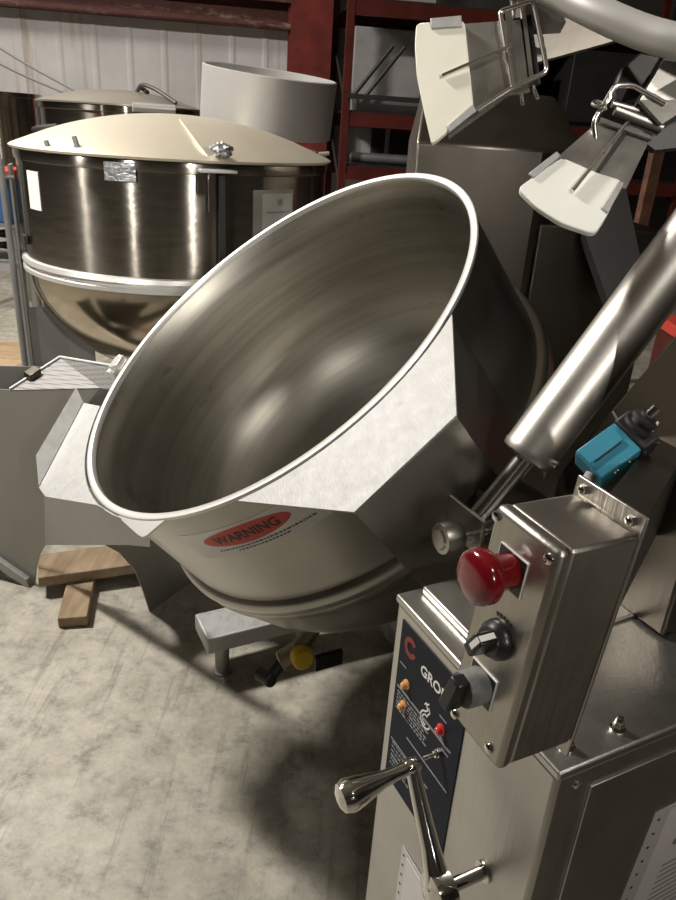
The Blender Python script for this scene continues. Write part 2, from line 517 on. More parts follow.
# ---- bowl
Ro, Ri = .494, .486
inner = [(Ri, 0)]
outer = [(Ro, -.004)]
def wallr(s, R):
    # cylinder to .24, then a bowl bottom reaching .60
    if s <= .24: return R
    return R * math.sqrt(max(0, 1 - ((s - .24) / .38) ** 2))
bm = B_()
prof = [(.492, .0), (Ri, -.006), (Ri, -.12), (Ri, -.24)]
for k in range(1, 15):
    t = k / 14 * PI / 2
    prof.append((Ri * math.cos(t) if k < 14 else 0, -.24 - .36 * math.sin(t)))
lathe(bm, prof, bc, nb, 192, u=A)
bowl = obj('bowl', bm, S_BOWL_IN, M, angle=50, rot=ROTB, pivot=bc, label='hollow brown-grey interior of the tipped bowl')
bm = B_()
prof = [(.492, .0), (Ro, -.006), (Ro, -.14), (Ro + .002, -.305)]
lathe(bm, prof, bc, nb, 192, u=A)
obj('outer_wall', bm, S_BOWL, bowl, angle=50, rot=ROTB, pivot=bc)
bm = B_()
prof = [(.490, -.298), (.505, -.300), (.513, -.306), (.514, -.318), (.506, -.323), (.505, -.330), (.511, -.335), (.511, -.352), (.502, -.360), (.494, -.385)]
for k in range(1, 15):
    t = k / 14 * PI / 2
    prof.append((.494 * math.cos(t) if k < 14 else 0, -.385 - .33 * math.sin(t)))
lathe(bm, prof, bc, nb, 192, u=A)
obj('steam_jacket', bm, S_BOWL, bowl, angle=50, rot=ROTB, pivot=bc)
bm = B_()
lathe(bm, [(.4848, -.012), (.4843, .0), (.486, .0018), (.4985, .0018), (.500, .0), (.499, -.0045), (.4945, -.006)], bc, nb, 120, closed=True, u=A)
obj('rim', bm, S_RIM, bowl, angle=50)
# pouring plate on the low side: a flat wing with a bent-up side
def arc(a0, a1, n, r=.505):
    return [RF(r * math.cos(a0 + (a1 - a0) * k / n), r * math.sin(a0 + (a1 - a0) * k / n), .002) for k in range(n + 1)]
def ang(a, b): return math.atan2(b, a)
bm = B_()
pts = arc(ang(.30, .40), ang(-.20, .46), 14) + [RF(-.09, .50, .002), RF(.118, .609, .002), RF(.184, .620, .002), RF(.400, .440, .002)]
prism(bm, pts, nb * -.004)
pour = obj('pouring_plate', bm, S_PLATE, bowl, smooth=False)
bm = B_()
o1, o2 = RF(.184, .620, .002), RF(.400, .440, .002)
cn = ((o2 - o1).normalized()).cross((nb * .80 + (RF.x + RF.y) * .42).normalized()).normalized()
w1, w2 = onp(36, 456, o1, cn), onp(76, 388, o1, cn)
prism(bm, [o1, o2, w2, w1], cn * .003)
obj('bent_side', bm, S_PLATE, pour, smooth=False)
# drip tab
bm = B_()
prism(bm, [onp(px, py, RF(0, 0, -.001), nb) for px, py in ((117, 516), (130, 515), (152, 515), (166, 519), (154, 529), (147, 535), (142, 537), (137, 534))], nb * -.004)
obj('drip_lip', bm, S_RIM, bowl, smooth=False)
# side plate and the trunnion housing below it
bm = B_()
def chord(y0, y1, n=12, r=.508):
    return [RF(-math.sqrt(r * r - (y0 + (y1 - y0) * k / n) ** 2), y0 + (y1 - y0) * k / n, -.002) for k in range(n + 1)]
hp = chord(.264, -.204) + [RF(-.660, -.060, -.002), RF(-.660, .140, -.002)]
prism(bm, hp, nb * .004)
obj('side_plate', bm, S_SIDE, bowl, smooth=False)
bm = B_(); k_ = .40
def skirt(b, p, q, inw):
    p0, q0 = RF(p[0], p[1], -.002), RF(q[0], q[1], -.002)
    prism(b, [p0, q0, q0 - nb * k_, p0 - nb * k_], inw * .006)
skirt(bm, (-.657, .140), (-.657, -.060), A)
skirt(bm, (-.657, -.060), (-.470, -.200), (A * .6 + bb * .8))
bmesh.ops.remove_doubles(bm, verts=bm.verts, dist=1e-5)
obj('trunnion_skirt', bm, S_SKIRT, bowl, smooth=False)
bm = B_(); tz = RF(-.46, -.02, -.22); cyl(bm, RF(-.494, -.02, -.22), RF(-.735, -.02, -.22), .075); obj('trunnion_shaft', bm, S_DARK, bowl)
bm = B_(); cyl(bm, RF(.494, -.02, -.22), RF(.60, -.02, -.22), .075); obj('trunnion_shaft', bm, S_DARK, bowl)
# small latch on the rim's high left edge
Pl = onp(112, 368, bc, nb)
bm = B_(); la = ang((Pl - bc).dot(A), (Pl - bc).dot(bb))
e1 = V(RF(math.cos(la), math.sin(la)) - bc); e2 = nb.cross(e1)
LF = Fr(bc + e1 * .512 + nb * .0, e1, e2, nb)
box(bm, LF, (-.006, -.02, -.02), (.03, .02, .018)); cyl(bm, LF(.03, -.032, .0), LF(.03, .032, .0), .014)
obj('rim_latch', bm, S_RIM, bowl, bevel=.002)

# ---- warning sticker wrapped on the bowl's outer wall
def hit_wall(px, py, R=Ro):
    d = ray(px, py); o = EYE - bc
    dd = d - nb * d.dot(nb); oo = o - nb * o.dot(nb)
    a_, b_, c_ = dd.dot(dd), 2 * oo.dot(dd), oo.dot(oo) - R * R
    t = (-b_ - math.sqrt(max(0, b_ * b_ - 4 * a_ * c_))) / (2 * a_)
    P = EYE + d * t - bc
    return ang(P.dot(A), P.dot(bb)), P.dot(nb)
def wrapped(phi0, h0, tilt=0, R=Ro):
    c, s = math.cos(tilt), math.sin(tilt)
    def f(x, y, z=0):
        X, Y = x * c - y * s, x * s + y * c
        ph = phi0 + X / R
        return bc + (A * math.cos(ph) + bb * math.sin(ph)) * (R + .0003 + z) + nb * (h0 + Y)
    return f
ph_l, h_l = hit_wall(203, 546); ph_r, h_r = hit_wall(287, 518); ph_c, h_c = hit_wall(245, 533)
sgn = 1 if ph_l > ph_r else -1
OW = abs(ph_l - ph_r) * Ro
tl = math.atan2((h_r - h_l), OW)
fw = wrapped(ph_c, h_c, tl)
def patch(bm, outline, f, z0, z1, n=26):
    # flat outline (convex, symmetric strip list of (x, ylo, yhi)) wrapped as a thin solid
    top = []; bot = []
    for x, a, b in outline:
        top.append([bm.verts.new(f(x, a + (b - a) * k / 4, z1)) for k in range(5)])
    for i in range(len(top) - 1):
        for k in range(4):
            bm.faces.new((top[i][k], top[i + 1][k], top[i + 1][k + 1], top[i][k + 1]))
    ring = [r[0] for r in top] + [v for v in top[-1][1:]] + [r[-1] for r in top[-2::-1]] + [v for v in top[0][-2:0:-1]]
    return bm
bm = B_()
oh = .0235
wl = [(-OW * .72 + OW * 1.50 * k / 24, -.048, .030) for k in range(25)]
patch(bm, wl, fw, 0, .0002)
st = obj('warning_sticker', bm, STICK, bowl, label='pale sticker with a red WARNING oval')
# (third level only: oval and lettering are siblings of the sticker)
bm = B_()
patch(bm, [(OW * .5 * math.cos(PI - PI * k / 30), -oh * math.sin(PI * k / 30) - 1e-5, oh * math.sin(PI * k / 30) + 1e-5) for k in range(31)], fw, 0, .0006)
obj('warning_oval', bm, WARNRED, bowl, label='red oval reading WARNING')
bm = B_(); text_into(bm, 'WARNING', .0300, lambda x, y, z: fw(x, y, .0007 + z), .0006, .0003, sx=OW * .80 / .158)
obj('warning_lettering', bm, INK, bowl, smooth=False)
bm = B_()
for row, (y, x0, x1) in enumerate(((-.0290, -.42, .66), (-.0370, -.22, .38))):
    x = x0 * OW
    while x < x1 * OW:
        wd = random.uniform(.003, .009)
        patch(bm, [(x, y - .0017, y + .0017), (x + wd, y - .0017, y + .0017)], fw, 0, .0006); x += wd + .0025
obj('warning_small_print', bm, BLUEINK, bowl, smooth=False)

# ---- console cabinet
bm = B_()
LA, LB = .326, .56
box(bm, CF, (0, 0, -.80), (LA, LB, -.012))
cons = obj('console_cabinet', bm, S_CONS, M, smooth=True, bevel=.006)
bm = B_(); box(bm, CF, (-.004, -.004, -.012), (LA, LB, .0)); box(bm, CF, (.19, .03, .0), (LA - .012, .16, .012)); box(bm, CF, (.16, .20, .0), (.36, .52, .006))
obj('console_top', bm, S_CONS, cons, bevel=.003)
bm = B_(); box(bm, CF, (-.0025, .052, -.70), (0, .50, -.045)); obj('access_door', bm, S_CONS, cons, bevel=.001)
for i, (a, b_) in enumerate(((.018, .097), (.020, .027))):
    bm = B_(); P = CF(a, b_, 0); cyl(bm, P, P + Z * .003, .0085); cyl(bm, P + Z * .003, P + Z * .010, .0062, seg=6); lathe(bm, [(.0052, .010), (.0050, .014), (.0035, .017), (0, .0185)], P, Z, 16)
    obj('acorn_nut', bm, CHROME, cons)
bm = B_(); P = CF(-.0, .032, -.035); lathe(bm, [(.0055, 0), (.0050, .002), (.003, .003), (0, .0034)], P, -A, 16); obj('screw', bm, S_BOLT, cons)
# feet of the cabinet
for a in (.04, LA - .04):
    for b_ in (.05, LB - .05):
        bm = B_(); cyl(bm, CF(a, b_, -.92), CF(a, b_, -.90), .03); cyl(bm, CF(a, b_, -.90), CF(a, b_, -.80), .02); obj('leg', bm, S_CONS, cons)
# outrigger foot bar under the bowl
FB = Fr(atz(207, 640, .155), Bv, A, Z)
fo = FB.o.copy(); 
bm = B_(); box(bm, FB, (0, -.0, -.055), (.80, .13, .0)); fb = obj('base_bar', bm, S_PLATE, M, bevel=.006)
for dx in (.055, .74):
    bm = B_(); cyl(bm, FB(dx, .035, -.155), FB(dx, .035, -.15), .03); cyl(bm, FB(dx, .035, -.15), FB(dx, .035, -.05), .021); obj('base_foot', bm, S_GREY, fb)
bm = B_(); box(bm, FB, (.56, -.50, -.115), (.66, .03, -.055)); obj('base_rail', bm, S_GREY, fb, bevel=.004)
# label plate on the front face
def front(px, py):
    P = onp(px, py, NC, Bv) - NC
    return P.dot(A), P.dot(Z)
def fmapper(a0, z0, y=0.0):
    # text map on the front face: text x runs toward -A (viewer's right), y up
    return lambda x, y_, z: CF(a0 - x, -(y + z), z0 + y_)
bm = B_(); box(bm, CF, (.149, -.0016, -.318), (.306, 0, -.030)); lab = obj('control_label', bm, NAVY, cons, smooth=False, label='dark navy control label with printed marks')
a_, z_ = front(412, 648)
bm = B_(); pr = []
for k in range(17):
    t = math.radians(40 + 300 * k / 16)
    pr.append((math.cos(t), math.sin(t)))
ring_o = [CF(a_ - c * .0155, -.0018, z_ + s * .0165) for c, s in pr]; ring_i = [CF(a_ - c * .0085, -.0018, z_ + s * .0085) for c, s in pr]
prism(bm, ring_o + ring_i[::-1], -Bv * .0006)
obj('logo', bm, LOGORED, cons, smooth=False)
a0, z0 = front(431, 678)
bm = B_(); text_into(bm, 'GROEN', .0225, fmapper(a0 - .0165, z0, .0017), .0004, .0005); obj('brand_lettering', bm, WHITE, cons, smooth=False)
# crest: curled creature made of strokes
a0, z0 = front(427, 716)
bm = B_()
def stroke(pts, w):
    for (x0, y0), (x1, y1) in zip(pts, pts[1:]):
        d = V((x1 - x0, y1 - y0)); nrm = V((-d.y, d.x)).normalized() * w
        q = [(x0 + nrm.x, y0 + nrm.y), (x1 + nrm.x, y1 + nrm.y), (x1 - nrm.x, y1 - nrm.y), (x0 - nrm.x, y0 - nrm.y)]
        prism(bm, [CF(a0 - x, -.0018, z0 + y) for x, y in q], -Bv * .0004)
stroke([(.012 * math.cos(t), -.006 + .013 * math.sin(t)) for t in [math.radians(100 + 24 * k) for k in range(11)]], .0012)
stroke([(.007 * math.cos(t), -.006 + .008 * math.sin(t)) for t in [math.radians(60 + 28 * k) for k in range(9)]], .0010)
stroke([(-.003, .006), (.003, .013), (-.002, .019), (.004, .024)], .0012); stroke([(.003, .004), (.008, .012), (.004, .018)], .0010); stroke([(-.006, .016), (-.002, .022)], .001)
obj('crest_print', bm, WHITE, cons, smooth=False)
# printed lines
for (x0, x1, z, h) in ((.165, .300, -.140, .0016), (.160, .262, -.205, .0010), (.200, .300, -.240, .0012), (.225, .295, -.270, .0012)):
    bm = B_(); box(bm, CF, (x0, -.0022, z - h), (x1, -.0016, z + h)); obj('ruled_line', bm, PRINTG, cons, smooth=False)
bm = B_()
for r_i in range(6):
    x = .298
    while x > .225:
        w_ = random.uniform(.003, .010); box(bm, CF, (x - w_, -.0020, -.150 - r_i * .0058), (x, -.0016, -.1475 - r_i * .0058)); x -= w_ + .002
obj('label_small_print', bm, PRINTG, cons, smooth=False); bm = B_()
for r_i in range(6):
    x = .296
    while x > .25:
        w_ = random.uniform(.003, .010); box(bm, CF, (x - w_, -.0020, -.246 - r_i * .008), (x, -.0016, -.243 - r_i * .008)); x -= w_ + .002
obj('label_small_print', bm, PRINTG, cons, smooth=False)
for (x, z) in ((.282, -.072), (.292, -.098), (.19, -.105), (.19, -.135), (.176, -.150)):
    bm = B_(); box(bm, CF, (x - .008, -.0020, z - .001), (x + .008, -.0016, z + .001)); obj('caption_print', bm, PRINTG, cons, smooth=False)
def lamp(px, py, mat, nm, lb, r=.0055):
    a, z = front(px, py); P = CF(a, -.0016, z)
    bm = B_(); lathe(bm, [(0, 0), (r + .002, 0), (r + .002, .002), (r, .003), (r, .006), (r * .7, .009), (0, .0102)], P, -Bv, 20)
    obj(nm, bm, mat, cons, label=lb)
lamp(408, 684, AMBER, 'indicator_light', 'upper amber indicator light'); lamp(405, 705, AMBER, 'indicator_light', 'lower amber indicator light'); lamp(443, 729, REDL, 'indicator_light', 'red indicator light', .0062)
a, z = front(441, 752); P = CF(a, -.0016, z)
bm = B_(); cyl(bm, P, P - Bv * .005, .006, seg=6); cyl(bm, P - Bv * .005, P - Bv * .009, .0045); cyl(bm, P - Bv * .007, P - Bv * .020 - Z * .008 + A * .006, .0022, .0034)
obj('toggle_switch', bm, CHROME, cons)

# ---- crank
ca, cz = front(484, 871)
Ph = CF(ca, 0, cz)
def tb(px, P0, d):      # distance along d from P0 whose projection has column px
    lo_, hi_ = 0, .2
    for _ in range(40):
        mid = (lo_ + hi_) / 2; q = MW.transposed() @ (P0 + d * mid - EYE); x = CX + FPX * q.x / -q.z
        if (x < px): hi_ = mid
        else: lo_ = mid
    return lo_
t_h = tb(440, Ph, -Bv); hub = Ph - Bv * t_h
bm = B_(); cyl(bm, Ph, Ph - Bv * .004, .014, ch=.001); cyl(bm, Ph - Bv * .004, hub, .0085, ch=.001)
crank = obj('tilt_crank', bm, CHROME, M)
q_t = onp(412, 766, hub, Bv)
dirc = (q_t - hub).normalized()
bm = B_()
lathe(bm, [(0, -.017), (.014, -.017), (.0245, -.012), (.0265, 0), (.0245, .012), (.014, .017), (0, .017)], hub, Bv, 32)
sweep(bm, [hub + dirc * .008, hub + dirc * .022, hub + dirc * .05, q_t - dirc * .012, q_t], [.0195, .0150, .0118, .0092, .0100], 16)
lathe(bm, [(0, -.010), (.008, -.010), (.0105, -.005), (.0105, .005), (.008, .009), (0, .009)], q_t, Bv, 24)
obj('crank_arm', bm, CHROME, crank)
gl = tb(340, q_t, -Bv)
bm = B_(); lathe(bm, [(0, .004), (.0085, .005), (.0088, .016), (.0085, .024), (.0105, gl * .42), (.0155, gl * .64), (.0195, gl * .82), (.0200, gl * .90), (.0170, gl * .985), (.009, gl * 1.03), (0, gl * 1.04)], q_t, (-Bv - Z * .12).normalized(), 32)
obj('crank_grip', bm, CHROME, crank)

# ---- control box
U = V((-.4692, .8822, .039)).normalized(); Wb = V((.0559, -.0145, .9983)); Wb = (Wb - U * Wb.dot(U)).normalized(); Vb = U.cross(Wb).normalized()
if Vb.dot(Bv) < 0: Vb = -Vb
XF = Fr(V((.1171, .4647, 1.2592)), -U, Vb, -Wb)      # x right, y into the box, z down
BW, BD, BH = .0681, .0755, .200
bm = B_(); box(bm, XF, (.0012, .012, .0012), (BW - .0012, BD, BH - .0012)); cb = obj('control_box', bm, S_BOX, M, bevel=.003)
bm = B_(); box(bm, XF, (0, 0, 0), (BW, .0135, BH)); obj('box_cover', bm, S_BOX, cb, bevel=.0045)
bm = B_(); box(bm, XF, (0, BD, -.014), (BW, BD + .003, BH + .014)); obj('mounting_flange', bm, S_BOX, cb, bevel=.001)
def bxl(px, py):
    P = onp(px, py, XF.o, XF.y) - XF.o
    return P.dot(XF.x), P.dot(XF.z)
for (x, z) in [bxl(497, 516), bxl(549, 559), bxl(455, 714), bxl(489, 748)]:
    bm = B_(); lathe(bm, [(.0042, 0), (.0040, .0016), (.0026, .0028), (0, .0031)], XF(x, 0, z), -XF.y, 16); obj('cover_screw', bm, CHROME, cb)
for x in (.010, BW - .011):
    bm = B_(); P = XF(x, BD, -.0065); cyl(bm, P, P - XF.y * .0045, .0042, seg=6); lathe(bm, [(.0034, .0045), (.002, .006), (0, .0066)], P, -XF.y, 14); obj('flange_bolt', bm, CHROME, cb)
def plate(cx_, cz_, s, rot=0):
    b = B_(); h = s / 2
    box(b, XF, (cx_ - h, -.0012, cz_ - h), (cx_ + h, 0, cz_ + h)); return b
# emergency button
x1, z1 = bxl(511, 570)
obj('legend_plate', plate(x1, z1, .030), WHITE, cb, smooth=False)
bm = B_(); box(bm, XF, (x1 - .0142, -.0016, z1 - .0142), (x1 + .0142, -.0012, z1 + .0142)); obj('legend_face', bm, BLACK, cb, smooth=False)
P = XF(x1, -.0016, z1)
bm = B_(); lathe(bm, [(0, 0), (.0132, 0), (.0134, .002), (.0138, .015), (.0155, .018), (.0190, .0195), (.0205, .022), (.0205, .028), (.0195, .0312), (.0165, .0338), (.0090, .0352), (0, .0356)], P, -XF.y, 48)
obj('emergency_button', bm, REDP, cb, label='red mushroom push button')
# middle selector
x2, z2 = bxl(499, 639); P = XF(x2, 0, z2)
S2 = Fr(P, XF.x, -XF.y, -XF.z)
bm = B_(); lathe(bm, [(0, 0), (.0155, 0), (.0158, .0015), (.0150, .006), (.0125, .0085), (.0115, .011), (0, .011)], P, -XF.y, 40)
sel = obj('selector_switch', bm, BLACK, cb)
def lever(S, ang_, l0, l1, w, h):
    c, s = math.cos(ang_), math.sin(ang_)
    e = S.x * c + S.y * 0 + S.z * s; f = S.x * -s + S.z * c
    return Fr(S.o, e, S.y, f)
LV = lever(S2, math.radians(62), 0, 0, 0, 0)
bm = B_(); prism(bm, [LV(-.0115, .010, -.0055), LV(.0125, .010, -.0055), LV(.0120, .026, -.0048), LV(-.0085, .026, -.0048)], LV.z * .0105)
obj('selector_lever', bm, BLACK, cb, bevel=.0015)
bm = B_(); prism(bm, [LV(.0126, .0115, -.0022), LV(.0126, .0252, -.0022), LV(.0132, .0252, -.0022), LV(.0132, .0115, -.0022)], LV.z * .0044); prism(bm, [LV(.0126, .0260, -.0022), LV(.000, .0260, -.0022), LV(.000, .0266, -.0022), LV(.0126, .0266, -.0022)], LV.z * .0044)
obj('pointer_mark', bm, WHITE, cb, smooth=False)
bm = B_()
for k in range(-2, 3):
    t = math.radians(90 + k * 11); c, s = math.cos(t), math.sin(t); Pm = S2(.0195 * c, .0, .0195 * s)
    e = S2.x * -s + S2.z * c; f = S2.x * c + S2.z * s
    box(bm, Fr(Pm, e, S2.y, f), (-.0013, 0, -.0016), (.0013, .0003, .0016))
obj('dial_print', bm, INK, cb, smooth=False)
# lower selector
x3, z3 = bxl(482, 684)
obj('legend_plate', plate(x3, z3, .030), WHITE, cb, smooth=False)
bm = B_(); box(bm, XF, (x3 - .0142, -.0016, z3 - .0142), (x3 + .0142, -.0012, z3 + .0142)); obj('legend_face', bm, BLACK, cb, smooth=False)
P = XF(x3, -.0016, z3); S3 = Fr(P, XF.x, -XF.y, -XF.z)
bm = B_(); lathe(bm, [(0, 0), (.0145, 0), (.0148, .001), (.0145, .0165), (.0135, .018), (0, .018)], P, -XF.y, 40)
for k in range(40):
    t = 2 * PI * k / 40; c, s = math.cos(t), math.sin(t)
obj('knob_collar', bm, GREYK, cb, label='grey ribbed collar of the lower selector')
LV = lever(S3, math.radians(80), 0, 0, 0, 0)
bm = B_(); prism(bm, [LV(-.0150, .0175, -.0060), LV(.0145, .0175, -.0060), LV(.0135, .029, -.0050), LV(-.0165, .031, -.0050)], LV.z * .0115)
obj('selector_lever', bm, BLACK, cb, bevel=.0015)

# ---- mixer-bridge column standing behind the console top
def colp(px, py):
    P = onp(px, py, CF(.113, .271, 0), Bv) - NC
    return P.dot(A), P.dot(Z)
bm = B_()
cpts = [(.113, .004), (.113, .52), (.14, .50), (.30, .215), (.345, .13), (.345, .004)]
prism(bm, [CF(a, .271, z) for a, z in cpts], Bv * .26)
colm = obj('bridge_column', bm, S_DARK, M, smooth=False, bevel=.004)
bm = B_(); prism(bm, [XF(.012, BD + .003, .03), XF(BW - .012, BD + .003, .03), XF(BW - .012, BD + .003, .15), XF(.012, BD + .003, .15)], (CF(.18, .272, .2) - XF(BW / 2, BD, .08)) * 1.0)
obj('box_bracket', bm, S_DARK, colm, smooth=False)

# ---- hydraulic lift cylinder
T0, T1 = atd(525, 459, 1.03), atd(700, 226, .955)
ax = (T1 - T0).normalized(); T2 = T0 + ax * .62
bm = B_(); lathe(bm, [(0, 0), (.030, 0), (.0385, .004), (.0405, .012), (.0395, .016), (.0395, .60), (.036, .62), (0, .62)], T0, ax, 48)
cylb = obj('lift_cylinder', bm, S_TUBE, M, label='brushed grey tube of the lift cylinder')
R0 = atd(478, 516, 1.05)
bm = B_(); cyl(bm, R0, T0 + ax * .01, .0145); obj('piston_rod', bm, S_BOLT, cylb)
bm = B_(); P = T0 + ax * .02 - (MW @ V((0, 0, -1))) * .0; sdir = (MW @ V((.55, -.55, .6))).normalized(); cyl(bm, P + sdir * .036, P + sdir * .046, .006, ch=.001); obj('bleed_screw', bm, S_BOLT, cylb)
Pn = atd(445, 538, 1.035)
bm = B_(); cyl(bm, Pn + Bv * .002, Pn + Bv * .10, .0135); 
pin = obj('clevis_pin', bm, S_BOLT, M)
bm = B_(); lathe(bm, [(0, -.012), (.014, -.012), (.0165, -.009), (.0225, -.008), (.0240, -.004), (.0240, .018), (.022, .022), (0, .022)], Pn, Bv, 40); obj('pin_head', bm, S_TUBE, pin)
GF = Fr(Pn + Bv * .04, Bv, A, Z)
bm = B_(); prism(bm, [GF(0, -.030, .034), GF(0, -.030, -.020), GF(0, .07, -.030), GF(0, .07, .035)], Bv * .006); prism(bm, [GF(.05, -.030, .034), GF(.05, -.030, -.020), GF(.05, .07, -.030), GF(.05, .07, .035)], Bv * .006)
obj('clevis_bracket', bm, S_BOX, pin, smooth=False, bevel=.001)

# ---- limit switch on the bridge column
Q0, Q1 = atd(597, 462, .80), atd(636, 433, .80)
f_ = MW @ V((0, 0, -1))
e = (Q1 - Q0).normalized(); nrm_ = (-f_ - e * (-f_).dot(e)).normalized(); up_ = (e.cross(nrm_)).normalized()
if up_.dot(MW @ V((0, 1, 0))) < 0: up_ = -up_
LSF = Fr(Q0, e, up_, (nrm_ * .9 + up_ * .45).normalized())
LSF.y = LSF.z.cross(LSF.x).normalized()
bm = B_(); box(bm, LSF, (-.012, -.020, -.03), (.043, .022, .008)); ls = obj('limit_switch', bm, TEAL, M, bevel=.002, label='teal limit switch with black plunger head')
bm = B_(); box(bm, LSF, (-.011, .000, .008), (.036, .021, .012)); obj('switch_cover', bm, TEAL, ls, bevel=.0012)
bm = B_(); box(bm, LSF, (-.004, -.0016, .008), (.032, .000, .0095)); obj('cover_slit', bm, BLACKM, ls, smooth=False)
bm = B_(); box(bm, LSF, (.043, -.022, -.03), (.066, .024, .009)); obj('switch_head', bm, BLACKM, ls, bevel=.003)
bm = B_(); 
P = LSF(.056, .002, .009)
lathe(bm, [(0, 0), (.017, 0), (.017, .004), (.012, .005), (.012, .009), (.015, .010), (.015, .014), (.009, .016), (.009, .019), (0, .02)], P, (e * .75 + LSF.z * .55), 24); obj('rubber_boot', bm, BLACKM, ls)
bm = B_(); q = P + (e * .75 + LSF.z * .55).normalized() * .018; cyl(bm, q, q + (e * .8 + LSF.z * .4).normalized() * .012, .005); obj('plunger', bm, CHROME, ls)
for (x, y) in ((.046, -.022), (.064, -.022), (.010, -.020), (.030, -.020)):
    bm = B_(); q = LSF(x, y, -.004); lathe(bm, [(.0035, 0), (.003, .0015), (0, .0025)], q, -LSF.y, 12); obj('switch_screw', bm, CHROME, ls)
bm = B_(); q = LSF(.050, .024, .0); cyl(bm, q, q + (LSF.y * .8 + LSF.x * .2) * .014, .0015); obj('retaining_wire', bm, BRASS, ls); bm = B_(); q = LSF(.066, -.01, .004); cyl(bm, q, q + (LSF.x * .9 + LSF.y * .25) * .014, .0018); obj('retaining_wire', bm, BRASS, ls)
bm = B_(); q = LSF(-.012, -.006, -.008); cyl(bm, q, q - e * .012 - LSF.y * .004, .007); obj('cable_gland', bm, GREYBOX, ls)
bm = B_(); a0 = LSF(.015, 0, -.03); tgt = CF(.24, .275, .17)
prism(bm, [a0 - e * .015 - LSF.y * .012, a0 + e * .02 - LSF.y * .012, a0 + e * .02 + LSF.y * .012, a0 - e * .015 + LSF.y * .012], tgt - a0); obj('switch_bracket', bm, S_DARK, ls, smooth=False)

# ---- far support pedestal of the bridge, behind the bowl
def pd(px, py, d): return atd(px, py, d)
p0, p1 = atd(417, 142, 2.25), atd(543, 150, 2.25)
ex = (p1 - p0); ex.z = 0; PWd = ex.length; ex.normalize(); ey = V((-ex.y, ex.x, 0)); PD = Fr(V((p0.x, p0.y, 0)), ex, ey, Z)
zt = (p0.z + p1.z) / 2
bm = B_()
w_, dp = PWd, .40
outl = [(0, 0), (w_, 0), (w_ + .17, .12), (w_ + .17, dp), (0, dp)]
top_o = [(.03, .24), (w_ + .03, .24), (w_ + .08, .29), (w_ + .06, dp - .02), (.03, dp - .02)]
lo_ = [bm.verts.new(PD(x, y, .0)) for x, y in outl]; mi = [bm.verts.new(PD(x, y, zt)) for x, y in outl]; tp = [bm.verts.new(PD(x, y, zt + .165)) for x, y in top_o]
for i in range(5):
    j = (i + 1) % 5
    bm.faces.new((lo_[i], lo_[j], mi[j], mi[i])); bm.faces.new((mi[i], mi[j], tp[j], tp[i]))
bm.faces.new(lo_[::-1]); bm.faces.new(tp)
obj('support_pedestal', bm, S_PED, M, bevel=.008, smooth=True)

Pr0 = atd(556, 225, 2.35); ztop = Pr0.z
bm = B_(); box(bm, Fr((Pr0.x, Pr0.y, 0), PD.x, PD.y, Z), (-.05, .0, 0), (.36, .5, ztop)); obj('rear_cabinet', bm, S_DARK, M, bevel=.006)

# ---- drain valve under the bowl
vp = atd(296, 652, 1.72)
bm = B_(); cyl(bm, vp + V((.07, .05, .10)), vp + V((0, 0, 0)), .020); cyl(bm, vp + V((.01, 0, .005)), vp + V((-.035, -.015, -.02)), .026, ch=.003)
vb = obj('drain_valve', bm, BRASS, M)
bm = B_(); cyl(bm, vp + V((.01, -.02, .012)), vp + V((.022, -.05, .018)), .026, ch=.004); obj('valve_cap', bm, YEL, vb, label='yellow valve cap')
bm = B_(); cyl(bm, vp + V((-.030, -.012, -.018)), vp + V((-.062, -.045, -.055)), .014); cyl(bm, vp + V((-.05, -.06, -.04)), vp + V((-.085, -.02, -.055)), .016, ch=.003); obj('valve_outlet', bm, BLACKM, vb)
bm = B_(); box(bm, Fr(vp + V((.05, -.03, .0)), Bv, A, Z), (0, 0, -.03), (.07, .012, .01)); obj('valve_lever', bm, BLACKM, vb)

# ---- mixer bridge pipe with two scraper arms
bm = B_()
pts = [atd(470, -55, 1.10), atd(548, -12, 1.05), atd(600, 14, 1.0), atd(645, 33, .97), atd(690, 44, .94), atd(780, 60, .90)]
tube(bm, pts, .0215, 20, 8); bridge = obj('bridge_pipe', bm, S_HOOP, M)
# plate arm behind
bm = B_()
D = 1.16
prism(bm, [atd(480, 44, D), atd(543, 12, D), atd(568, 8, D), atd(617, 40, D), atd(545, 60, D), atd(492, 74, D)], f_ * .008)
obj('arm_plate', bm, S_PED, bridge, smooth=False)
bm = B_(); prism(bm, [atd(520, -6, 1.10), atd(560, 5, 1.07), atd(566, 22, 1.10), atd(525, 24, 1.12)], f_ * .03); obj('arm_clamp', bm, S_ARM, bridge, smooth=False)

